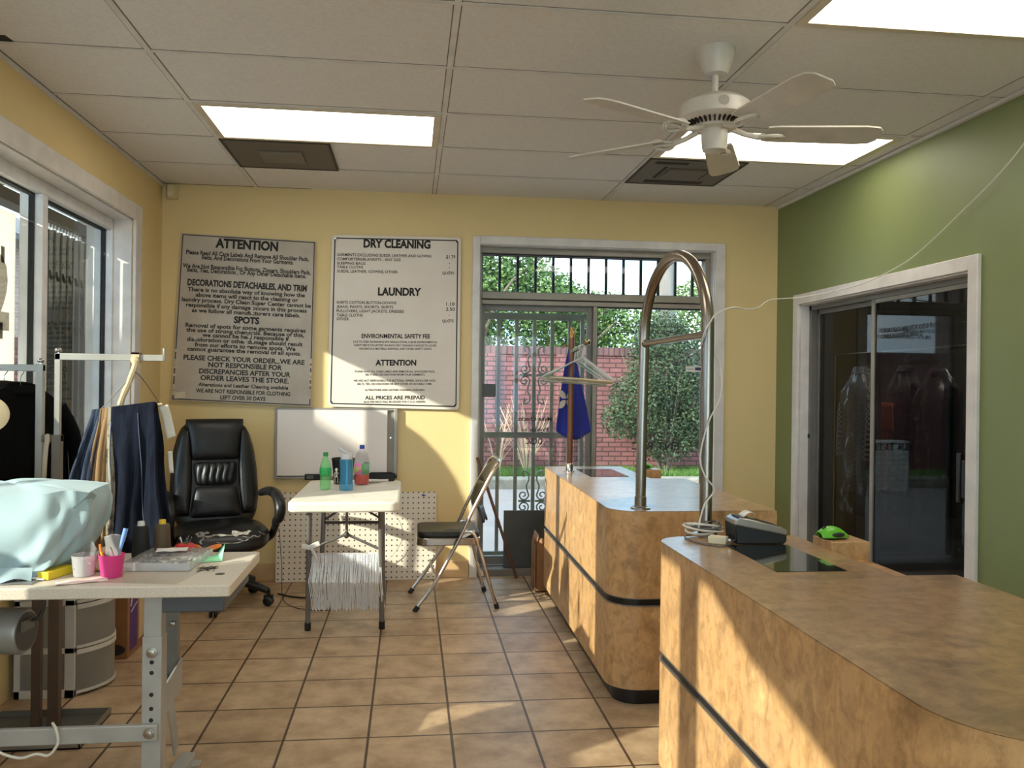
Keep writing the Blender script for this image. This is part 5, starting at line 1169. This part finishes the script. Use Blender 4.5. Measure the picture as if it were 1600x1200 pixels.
for i in range(1,5): dv.box(-.103+.0412*i-.0008,-.103+.0412*i+.0008,-.118,.128,.003,.022)
for j in range(1,4): dv.box(-.103,.103,-.118+.0615*j-.0008,-.118+.0615*j+.0008,.003,.022)
ld = MB().box(-.106,.106,-.121,.131,.0265,.029)
for k_ in (bx_, dv, ld): k_.v = [OM @ v for v in k_.v]
part('tray', bx_, M_clr, ob, flat=True); part('divider', dv, M_clr, ob, flat=True); part('lid', ld, clear_mat('lid_clear', (250,250,250), 1.4, .06, .06, (236,234,232)), ob, flat=True)
bb = MB(); rnd = random.Random(16)
for i in range(60): bb.obox(tuple(OM @ Vector((rnd.uniform(-.095,.095),rnd.uniform(-.11,.12),rnd.uniform(.007,.016)))), (.014,.010,.006), (rnd.uniform(0,3),rnd.uniform(0,3),rnd.uniform(0,3)))
part('small_parts', bb, mat('small_parts', (176,174,176), .4, c2=(226,222,220), scale=50), ob, flat=True, kind='stuff')
fabric_strip('white_label', 'small white paper labels lying on the clear compartment box', -.86,3.02,-.76,3.035,.06, mat('paper_white', (232,228,224), .7), 5, 'paper', z0=.033, amp=.006)
single('plastic_sheet', MB().add([(-.93,2.70,TT+.0006),(-.70,2.668,TT+.0006),(-.665,2.85,TT+.0006),(-.90,2.86,TT+.0006)],[(0,1,2,3)]), clear_mat('sheet_film', (250,248,244), 1.3, .25, .12, (232,226,216)), 'flat clear plastic sheet in front of the compartment box', 'sheet', solid=.0008, flat=True)
pcs = thing('pincushion', 'red tomato pincushion on the work table', 'pincushion', (-.79,3.12,TT))
pm = MB()
for i in range(8):
    a = 2*PI*i/8; pm.ell((-.79+.018*math.cos(a),3.12+.018*math.sin(a),TT+.020), (.022,.022,.020), 12, 8)
part('cushion', pm, mat('tomato_red', (196,42,40), .6), pcs)
part('stem_top', MB().obox((-.79,3.12,TT+.041), (.02,.005,.003), (0,0,.5)).obox((-.79,3.12,TT+.041), (.02,.005,.003), (0,0,1.9)), mat('stem_green', (60,110,50), .6), pcs, flat=True)
for i in range(5):
    a = i*1.3; part('pin', MB().tube([(-.79+.012*math.cos(a),3.12+.012*math.sin(a),TT+.034),(-.79+.022*math.cos(a),3.12+.022*math.sin(a),TT+.060)], .0008, 5).ell((-.79+.022*math.cos(a),3.12+.022*math.sin(a),TT+.061), (.002,.002,.002), 6, 4), M_chrome, pcs)
scs = thing('scissors', 'orange handled scissors on the right of the work table', 'scissors', (-.72,3.10,TT))
M_org = mat('scissor_orange', (236,130,44), .4)
def ringpts(cx, cy_, cz, a, b, tilt): return [(cx+a*math.cos(t)*math.cos(tilt)-b*math.sin(t)*math.sin(tilt), cy_+a*math.cos(t)*math.sin(tilt)+b*math.sin(t)*math.cos(tilt), cz+.006*math.cos(t)) for t in [2*PI*i/18 for i in range(18)]]
part('handle', MB().tube(ringpts(-.695,3.13,TT+.022,.026,.016,.6), .0045, 8, closed=True).tube([(-.715,3.115,TT+.018),(-.735,3.08,TT+.012)], .005, 8), M_org, scs)
part('handle', MB().tube(ringpts(-.755,3.14,TT+.018,.022,.014,2.2), .0045, 8, closed=True).tube([(-.745,3.12,TT+.016),(-.735,3.08,TT+.012)], .005, 8), M_org, scs)
part('blade', MB().bar((-.735,3.08,TT+.010),(-.735,2.99,TT+.004),.010,.003), M_chrome, scs, flat=True); part('blade', MB().bar((-.735,3.08,TT+.013),(-.722,2.99,TT+.007),.010,.003), M_chrome, scs, flat=True)
single('mint_paper', MB().add([(-.715,2.965,TT+.002),(-.635,2.99,TT+.002),(-.640,3.06,TT+.048),(-.665,3.05,TT+.012),(-.71,3.03,TT+.004)],[(0,1,4),(1,2,3),(1,3,4)]), mat('mint_green', (150,222,172), .7), 'folded mint green paper standing beside the scissors', 'paper', solid=.001, flat=True)
pnm = MB(); rnd = random.Random(18)
for i in range(30):
    a = rnd.uniform(0,PI); x = -.655+rnd.uniform(-.028,.028); y = 2.865+rnd.uniform(-.03,.03); L = rnd.uniform(.008,.016)
    pnm.tube([(x-L*math.cos(a),y-L*math.sin(a),TT+.003),(x+L*math.cos(a),y+L*math.sin(a),TT+.004)], .0011, 4)
single('pins', pnm, mat('pin_dark', (62,58,54), .35, .6), 'little heap of dark pins near the table hole', 'pins', kind='stuff', flat=True)

# ------------------------------------------------------------ under the work table
M_dwood = mat('dark_wood', (84,54,34), .5, c2=(66,42,26), scale=10, stretch=(6,6,.5))
dr = thing('drawer_cart', 'translucent plastic drawer cart with bowed fronts under the table', 'drawer cart', (-1.5,4.0,0))
M_dwh = mat('cart_white', (206,200,190), .5); M_dtr = mat('cart_translucent', (136,132,124), .35, c2=(116,112,106), scale=3)
part('frame', MB().box(-1.665,-1.42,3.82,3.84,0,.035).box(-1.665,-1.42,3.82,3.84,.19,.215).box(-1.665,-1.42,3.82,3.84,.395,.42).box(-1.665,-1.42,3.82,3.84,.60,.63).box(-1.665,-1.64,3.82,3.84,0,.63).box(-1.46,-1.42,3.82,3.85,0,.63).box(-1.665,-1.42,3.84,4.20,.60,.63).box(-1.665,-1.42,4.18,4.20,0,.63).box(-1.665,-1.42,3.84,4.18,0,.02), M_dwh, dr, bevel=.002)
part('side_panel', MB().box(-1.64,-1.46,3.828,3.834,.03,.60), M_dtr, dr, flat=True)
for z in (.012,.207,.402):
    bow = [(-1.42,3.835)]+[(-1.42+.095*math.sin(PI*i/12)**.8, 3.835+.35*i/12) for i in range(1,12)]+[(-1.42,4.185)]
    d = part('drawer', MB().prism(bow, z, z+.185), M_dtr, dr); part('lip', MB().prism(inset(bow, -.004) if False else [(x+.006,y) for x,y in bow], z+.170, z+.190).prism([(x+.005,y) for x,y in bow], z, z+.012), M_dwh, d)
pbx = thing('cardboard_box', 'brown carton with purple panel beside the drawer cart', 'box', (-1.5,4.5,0))
part('carton', MB().box(-1.655,-1.362,4.33,4.74,0,.43), mat('carton_brown', (150,102,60), .8, c2=(138,92,54), scale=8), pbx, bevel=.003)
part('purple_panel', MB().box(-1.3625,-1.3605,4.36,4.47,.03,.41), mat('purple_print', (84,46,110), .6), pbx, flat=True)
pw = MB(); pw.tube(smooth_path([(-1.360,4.365,.25),(-1.360,4.40,.31),(-1.360,4.43,.33),(-1.360,4.465,.30)],5), .004, 5); pw.bar((-1.3602,4.37,.22),(-1.3602,4.465,.25),.003,.006)
part('print', pw, mat('print_pale', (206,196,206), .6), pbx, flat=True)
part('stripe', MB().box(-1.3625,-1.3607,4.50,4.73,.05,.40), mat('print_cream', (206,180,140), .6), pbx, flat=True)
part('emblem', MB().lathe([(.001,0),(.055,0),(.055,.002),(.001,.002)], (-1.40,4.331,.045), 24, axis=(0,-1,0)) if False else MB().slab_y([(-1.43+.058*math.cos(2*PI*i/24), .045+.028*math.sin(2*PI*i/24)) for i in range(24)], 4.3275, 4.3305), mat('print_black', (34,26,24), .6), pbx, flat=True)

# ------------------------------------------------------------ clothes rack with garments
M_rack = mat('rack_grey', (170,164,152), .4, .3)
rk = thing('clothes_rack', 'grey square tube clothes rack in front of the left window', 'rack', (-1.40,3.5,0))
part('post', MB().box(-1.452,-1.425,3.487,3.513,.70,1.428), M_rack, rk, bevel=.002); part('post', MB().box(-1.455,-1.422,3.484,3.516,.006,.72), mat('rack_shaded', (84,62,44), .5), rk, bevel=.002)  # lower posts coloured dark brown for the deep shade under the table
part('post', MB().box(-1.384,-1.362,3.490,3.510,1.12,1.470), M_rack, rk, bevel=.002)
part('post', MB().box(-1.393,-1.353,3.482,3.518,.006,.72), mat('rack_shaded', (84,62,44), .5), rk, bevel=.002)
part('post', MB().box(-1.390,-1.356,3.485,3.515,.70,1.15), mat('rack_dark', (122,108,92), .45, .3), rk, bevel=.002)
part('bridge', MB().box(-1.43,-1.356,3.487,3.513,1.122,1.150), mat('rack_dark', (122,108,92), .45, .3), rk, bevel=.002)
part('arm', MB().box(-1.384,-.972,3.490,3.510,1.444,1.470).box(-.978,-.970,3.490,3.510,1.444,1.496), M_rack, rk, bevel=.002)
part('arm', MB().box(-1.645,-1.425,3.488,3.512,1.398,1.424), M_rack, rk, bevel=.002)
for x, z in ((-1.373,1.482),(-1.438,1.440)): part('finial', MB().ell((x,3.5,z), (.0135,.0135,.010), 14, 8).tube([(x,3.5,z-.012),(x,3.5,z)], .006, 8), M_chrome, rk)
part('base', MB().box(-1.62,-1.20,3.29,3.62,0,.006), mat('tray_metal', (112,108,102), .4, .6), rk, flat=True)
part('base_rim', MB().box(-1.62,-1.20,3.29,3.295,0,.03).box(-1.62,-1.20,3.615,3.62,0,.03).box(-1.62,-1.615,3.29,3.62,0,.03).box(-1.205,-1.20,3.29,3.62,0,.03), mat('tray_rim', (146,140,130), .35, .7), rk, flat=True)
def coat(name, label, c, ztop, length, width, ang, m, cat, group=None, depth=.09, seed=0, neck=.055, sleeves=True, extra=None):
    t = thing(name, label, cat, (c[0],c[1],ztop-length), ang, group)
    H = length
    def fn(u, v):
        a = 2*PI*u; z = H*(1-v)
        if v < .14: w = neck+(width/2-neck)*(v/.14)**.75; z = H*(1-v)+.0
        else: w = width/2*(1+.10*(v-.14))
        d = depth*(.45+.55*min(1,v/.2)); f = .012*math.sin(7*a+seed)*min(1,v*1.5)+.006*math.sin(13*a+5*v+seed)*v
        return Vector((w*sup(math.cos(a), .8)+f*math.cos(a), d*sup(math.sin(a), .8)+f*math.sin(a)*1.4, z))
    part('body', MB().surf(fn, 40, 26), m, t, local=True, ang=70, solid=.004)
    if sleeves:
        for sg in (-1,1):
            p = smooth_path([(sg*(width/2-.03),0,H*.87),(sg*(width/2+.025),-.02,H*.70),(sg*(width/2+.03),-.035,H*.50),(sg*(width/2+.015),-.05,H*.30)],5)
            part('sleeve', MB().tube(p, [min(.05, depth*1.05)-.0008*i for i in range(len(p))], 12), m, t, local=True)
    part('collar', MB().tube([(neck*1.05*math.cos(q), depth*.6*math.sin(q)-.006, H-.012+.014*math.sin(q)) for q in [2*PI*i/20 for i in range(20)]], .014, 8, closed=True), m, t, local=True)
    part('hanger_hook', MB().tube(smooth_path([(0,0,H-.02),(0,0,H+.03),(.014,0,H+.052),(0,0,H+.070),(-.014,0,H+.058)],4), .0018, 6), M_chrome, t, local=True)
    return t
M_blk = mat('black_cloth', (9,9,10), .9, c2=(13,12,12), scale=12, spec=.1); M_gry = mat('charcoal_cloth', (44,38,34), .85, c2=(36,32,28), scale=12, spec=.1); M_tan_ = mat('taupe_cloth', (104,88,70), .85, c2=(92,78,62), scale=12, spec=.1)
coat('jacket', 'taupe jacket, rearmost of the three on the rack, at the window', (-1.625,3.50), 1.350, .66, .38, R(62), M_tan_, 'jacket', depth=.028, seed=1)
coat('jacket', 'charcoal jacket squeezed between the taupe and the black jacket', (-1.572,3.50), 1.346, .66, .38, R(62), M_gry, 'jacket', depth=.026, seed=2)
bj = coat('jacket', 'black jacket at the front of the rack by the window', (-1.512,3.50), 1.342, .66, .40, R(62), M_blk, 'jacket', depth=.032, seed=3)
part('button', MB().ell((.05,-.065,.20), (.006,.003,.006), 10, 6).ell((.05,-.065,.33), (.006,.003,.006), 10, 6).ell((.05,-.06,.46), (.006,.003,.006), 10, 6), M_chrome, bj, local=True)
single('cloth_belt', MB().surf(lambda u, v: Vector((-1.412+.018*u-.010*v*2*(1 if v > .12 else 0), 3.482-.004*math.sin(v*6), 1.153-.30*v if v > .06 else 1.150+.004*math.sin(u*PI))), 3, 20), mat('beige_cloth', (196,178,150), .8), 'narrow beige cloth belt hung over the rack bridge', 'belt', solid=.003)
jh = thing('trouser_hanger', 'wire trouser hanger tied to the rack arm with a twisted tan strip', 'hanger', (-1.10,3.47,1.24))
part('wire', MB().tube([(-1.075,3.47,1.40),(-1.205,3.462,1.245)], .0018, 5).tube(smooth_path([(-1.075,3.47,1.40),(-1.05,3.475,1.375),(-1.0,3.48,1.30),(-.985,3.48,1.275)],4), .0018, 5).tube(smooth_path([(-1.075,3.47,1.40),(-1.07,3.475,1.44),(-1.065,3.50,1.475),(-1.06,3.515,1.455)],4), .0018, 5), mat('wire_dark', (70,62,54), .4, .6), jh)
part('cardboard_tube', MB().tube([(-1.215,3.462,1.238),(-.975,3.482,1.272)], .0075, 10), M_tube, jh)
part('tie_strip', MB().tube(smooth_path([(-1.135,3.472,1.25),(-1.12,3.466,1.30),(-1.095,3.474,1.37),(-1.078,3.478,1.425),(-1.082,3.484,1.44)],5), [.010,.011,.012,.013,.012,.011,.012,.013,.012,.011,.012,.012,.013,.013,.013,.012,.012,.012,.012,.012,.012], 8).box(-1.095,-1.065,3.482,3.488,1.435,1.478).box(-1.095,-1.065,3.512,3.518,1.435,1.478).box(-1.095,-1.065,3.482,3.518,1.470,1.478).ell((-1.080,3.481,1.446), (.018,.010,.016), 10, 8), mat('tan_strip', (204,180,142), .8), jh, bevel=.001)
def drape(label, tops, bots, ybar, zl, zr, front, back, m, thick=.010, seed=0, wav=.012, flare=0.):
    """garment folded over the bar: hangs in front for `front` metres and behind for `back`"""
    N = 34
    def fn(u, v):
        s = -back+(front+back)*v
        x_t = tops[0]+(tops[1]-tops[0])*u; x_b = bots[0]+(bots[1]-bots[0])*u
        zb = zl+(zr-zl)*((x_t+1.215)/.24)+.012
        if s < 0: k = -s/front; y = ybar+.014+.02*min(1,k*4); z = zb+s
        else: k = s/front; y = ybar-.012-.030*min(1,k*3)**.7; z = zb-s
        if abs(s) < .02: z = zb+.006*(1-abs(s)/.02)-abs(s)*.5
        kk = abs(s)/front; x = x_t+(x_b-x_t)*min(1.1,kk)
        y += wav*math.sin(u*9+seed+2*kk)*min(1,kk*3)*(-1 if s > 0 else 1)+.004*math.sin(u*23+seed*2+6*kk)*min(1, kk*3)
        x += .006*math.sin(kk*7+seed+u*3)*min(1,kk*2)
        return Vector((x, y, z))
    return fn, N
def trousers(label, tops, bots, ybar, front, back, m, seed, seams=()):
    fn, N = drape(label, tops, bots, ybar, 1.238, 1.272, front, back, m, seed=seed)
    t = thing('trousers', label, 'trousers', tuple(fn(.5, 1)))
    part('cloth', MB().surf(fn, 26, 44), m, t, solid=.012, ang=70)
    for u in seams:
        sm = MB(); sm.tube([fn(u, v)+Vector((0,-.0075,0)) for v in [back/(front+back)+.03+(1-back/(front+back)-.05)*i/24 for i in range(25)]], .0022, 5)
        part('seam', sm, M_seam, t)
    return t
M_seam = mat('seam_thread', (66,76,98), .8)
M_den = mat('dark_denim', (14,17,27), .9, c2=(27,32,45), scale=9, stretch=(6,6,.8), detail=6, spec=.12); M_den2 = mat('blue_denim', (34,40,54), .9, c2=(62,71,88), scale=9, stretch=(5,5,.8), detail=6, spec=.12)
M_tanp = mat('tan_cotton', (142,110,72), .85, c2=(124,94,60), scale=8); M_gpr = mat('grey_print', (150,140,122), .85, c2=(98,90,78), scale=26, lo=.5, hi=.58)
trousers('faded blue jeans hanging leftmost on the trouser hanger', (-1.225,-1.175), (-1.345,-1.245), 3.474, .50, .40, M_den2, 1, (.5,))
trousers('tan cotton trousers between the two pairs of jeans', (-1.195,-1.150), (-1.255,-1.165), 3.466, .56, .45, M_tanp, 2)
trousers('grey patterned trousers beside the tan ones', (-1.165,-1.125), (-1.165,-1.095), 3.458, .60, .45, M_gpr, 3, (.45,))
trousers('dark navy jeans hanging nearest on the trouser hanger', (-1.150,-.990), (-1.120,-.935), 3.448, .565, .50, M_den, 4, (.62,))
single('paper_tag', MB().surf(lambda u, v: Vector((-.985+.035*u+.030*v, 3.470+.01*math.sin(v*3), 1.262+.012*u-.125*v)), 4, 8), mat('tag_white', (226,220,206), .7), 'white paper tag hanging at the right of the jeans', 'tag', solid=.001)
single('white_tag', MB().surf(lambda u, v: Vector((-.945+.018*u+.006*v, 3.455, 1.09-.085*v)), 3, 6), mat('tag_white', (226,220,206), .7), 'small white tag low at the right edge of the jeans', 'tag', solid=.001)

# ------------------------------------------------------------ cables on the floor
single('black_cable', MB().tube(smooth_path([(-.83,5.56,.006),(-.70,5.46,.006),(-.58,5.44,.006),(-.45,5.40,.006),(-.25,5.50,.006)],6), .005, 6), M_black, 'black cable across the floor under the folding table', 'cable')
single('thin_cable', MB().tube(smooth_path([(-.82,5.50,.44),(-.80,5.50,.20),(-.78,5.42,.02),(-.70,5.25,.004),(-.58,5.16,.004),(-.46,5.14,.004)],6), .0022, 6), M_black, 'thin dark wire drooping from the office chair to the floor', 'wire')
single('thin_cable', MB().tube(smooth_path([(-.125,5.94,.69),(-.13,5.92,.52),(-.06,5.90,.40),(-.04,5.90,.30),(-.10,5.89,.19),(-.19,5.88,.13)],6), .0022, 6), M_cable, 'thin white wire looping down in front of the pegboard', 'wire')

# ------------------------------------------------------------ garments behind the dark glass door
gr_ = thing('garment_rail', 'steel garment rail in the dark room behind the sliding glass', 'rail', (3.3,5.4,0))
part('rail', MB().tube([(3.3,4.5,1.63),(3.3,6.3,1.63)], .012, 10), M_steel, gr_)
for y in (4.55,6.25): part('leg', MB().tube([(3.3,y,0),(3.3,y,1.63)], .012, 10), M_steel, gr_)
M_film = clear_mat('garment_film', (228,228,232), 1.9, .10, .07, (214,214,218))
ck, nck, pck = base_mat('check_cloth'); MATS['check_cloth'] = ck
tx = nck.nodes.new('ShaderNodeTexChecker'); tx.inputs['Scale'].default_value = 55; tx.inputs['Color1'].default_value = lin((196,192,184)); tx.inputs['Color2'].default_value = lin((34,34,36))
nck.links.new(axis_vec(nck, 'XZY'), tx.inputs['Vector']); nck.links.new(tx.outputs[0], pck.inputs['Base Color']); pck.inputs['Roughness'].default_value = .85
def bagged(y, ztop, length, width, m, label, film_label, seed):
    t = coat('jacket', label, (3.3,y), ztop, length, width, R(-90), m, 'jacket', depth=.05, seed=seed)
    H = length+.16
    def fn(u, v):
        a = 2*PI*u; w = (width/2+.03)*(min(1, .25+v*5)); d = .085
        f = .012*math.sin(9*a+8*v+seed)+.009*math.sin(17*a-13*v+seed)+.006*math.sin(23*v+4*a)
        return Vector((3.3+(d+f)*sup(math.sin(a), .8)*min(1,.3+v*4), y+(w+f)*sup(math.cos(a), .8), ztop+.03-H*v))
    single('plastic_cover', MB().surf(fn, 60, 50), M_film, film_label, 'cover', ang=75)
bagged(5.88, 1.50, .92, .34, ck, 'checked jacket in clear film, leftmost behind the dark glass', 'clear film cover over the checked jacket', 3)
bagged(5.32, 1.50, .85, .20, M_blk, 'narrow dark garment with orange panel behind the dark glass', 'clear film cover over the narrow garment with orange panel', 5)
bagged(4.96, 1.48, .90, .28, M_blk, 'black garment in clear film, rightmost behind the dark glass', 'clear film cover over the rightmost black garment', 8)
single('orange_shirt', MB().surf(lambda u, v: Vector((3.175+.012*math.sin(u*9), 5.25+.17*u+(.5-u)*.03*(1-v), 1.275-.19*v)), 10, 6).surf(lambda u, v: Vector((3.172+.008*math.sin(u*5), 5.315+.045*u, 1.085-.42*v)), 4, 8), mat('orange_cloth', (214,112,66), .8), 'orange cloth hung before the narrow dark garment', 'cloth', solid=.01)
